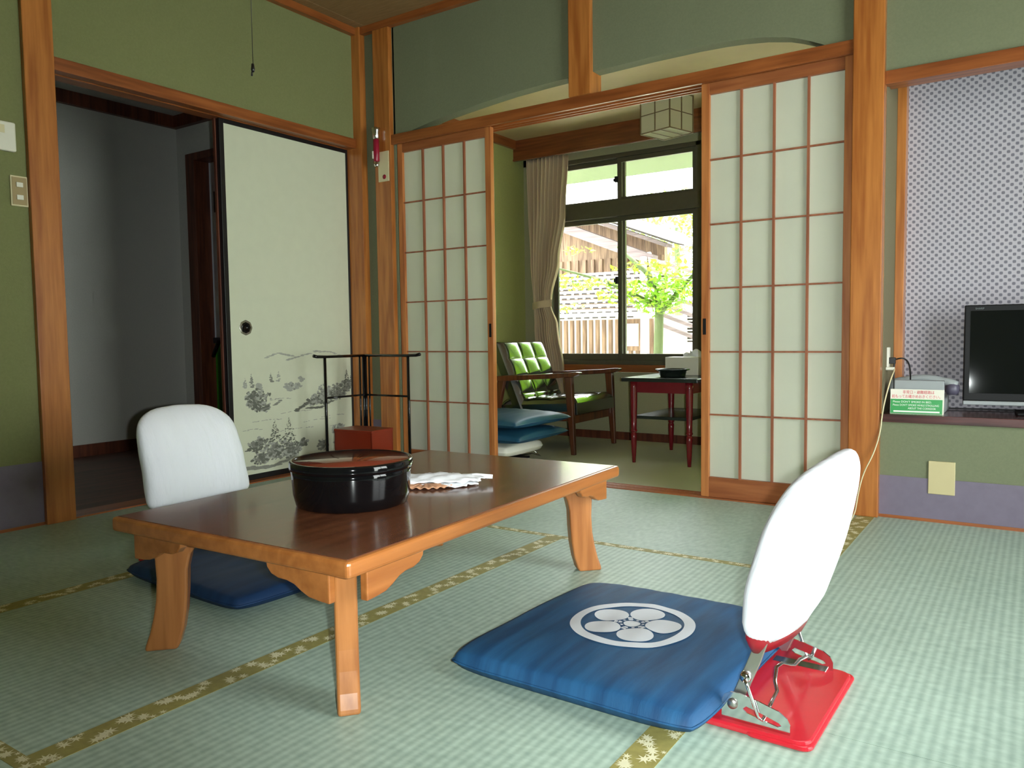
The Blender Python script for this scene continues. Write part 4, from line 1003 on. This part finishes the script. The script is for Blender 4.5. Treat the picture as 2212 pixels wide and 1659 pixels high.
t = thing('maple_tree', 'bright green maple tree spreading across the window view', 'tree', (-3.21, 7.4, -.235))
t.scale = (.886, .886, .886)
MB().tube([(-.02, 0, -.13), (0, 0, .7), (.02, 0, 1.35), (-.1, 0, 1.75), (-.5, 0, 2.1)], [.06, .055, .05, .035, .015], 12).tube([(.02, 0, 1.3), (.25, .1, 1.6), (.45, .1, 1.8), (.6, 0, 1.95)], [.035, .025, .015, .006], 10).tube([(-.02, 0, 1.4), (-.6, -.1, 1.7), (-1.3, -.1, 1.9), (-1.8, -.2, 1.95)], [.03, .02, .012, .005], 8).build('trunk', 'bark', t)
lm = MB()
for (cx, cy, cz, rx, rz, n) in [(-1.5, -.1, 1.80, .5, .06, 170), (-.9, -.2, 1.68, .45, .07, 190), (-.35, -.1, 1.52, .38, .10, 260), (.05, 0, 1.40, .30, .13, 260), (.15, .1, 1.72, .35, .18, 260), (-.2, .1, 1.86, .4, .07, 130), (-1.3, 0, 1.42, .35, .05, 50), (-1.2, .1, 2.12, .3, .05, 40), (.6, 0, 2.3, .3, .25, 200), (-.25, 0, 1.66, .4, .05, 160), (-1.7, 0, 1.74, .5, .05, 160), (.2, 0, 1.55, .35, .14, 260)]:
    leaves(lm, (cx, cy, cz), rx, .35, rz, n, .045)
lm.build('foliage', 'leaf', t)
# far tree above the roofs, three unseen trees added for the leather's lime reflection
def big_tree(x, y, zc, r, rz, label, n, m='leaf', size=.09):
    t = thing('garden_tree', label, 'tree', (x, y, -.35))
    MB().tube([(0, 0, 0), (.05, 0, zc*.5), (0, 0, zc+.35)], [.12, .09, .04], 10).build('trunk', 'bark', t)
    lm = MB()
    leaves(lm, (0, 0, zc+.35), r, r, rz, n, size, 1)
    lm.build('foliage', m, t)
big_tree(-6.3, 15.5, 2.9, 1.1, .8, 'leafy tree showing between the eave and the far roof', 700)
big_tree(-1.15, 7.9, 2.0, 1.15, 1.7, 'unseen dense green tree added right of the window view for its reflection', 8000, 'leaf_mirrored', .12)
big_tree(1.35, 8.6, 2.2, 1.25, 1.8, 'second unseen dense green tree from the maple, added for its reflection', 7500, 'leaf_mirrored', .12)
big_tree(4.1, 9.4, 2.3, 1.35, 1.8, 'unseen dense green tree added furthest right for its reflection', 3000, 'leaf_mirrored', .12)
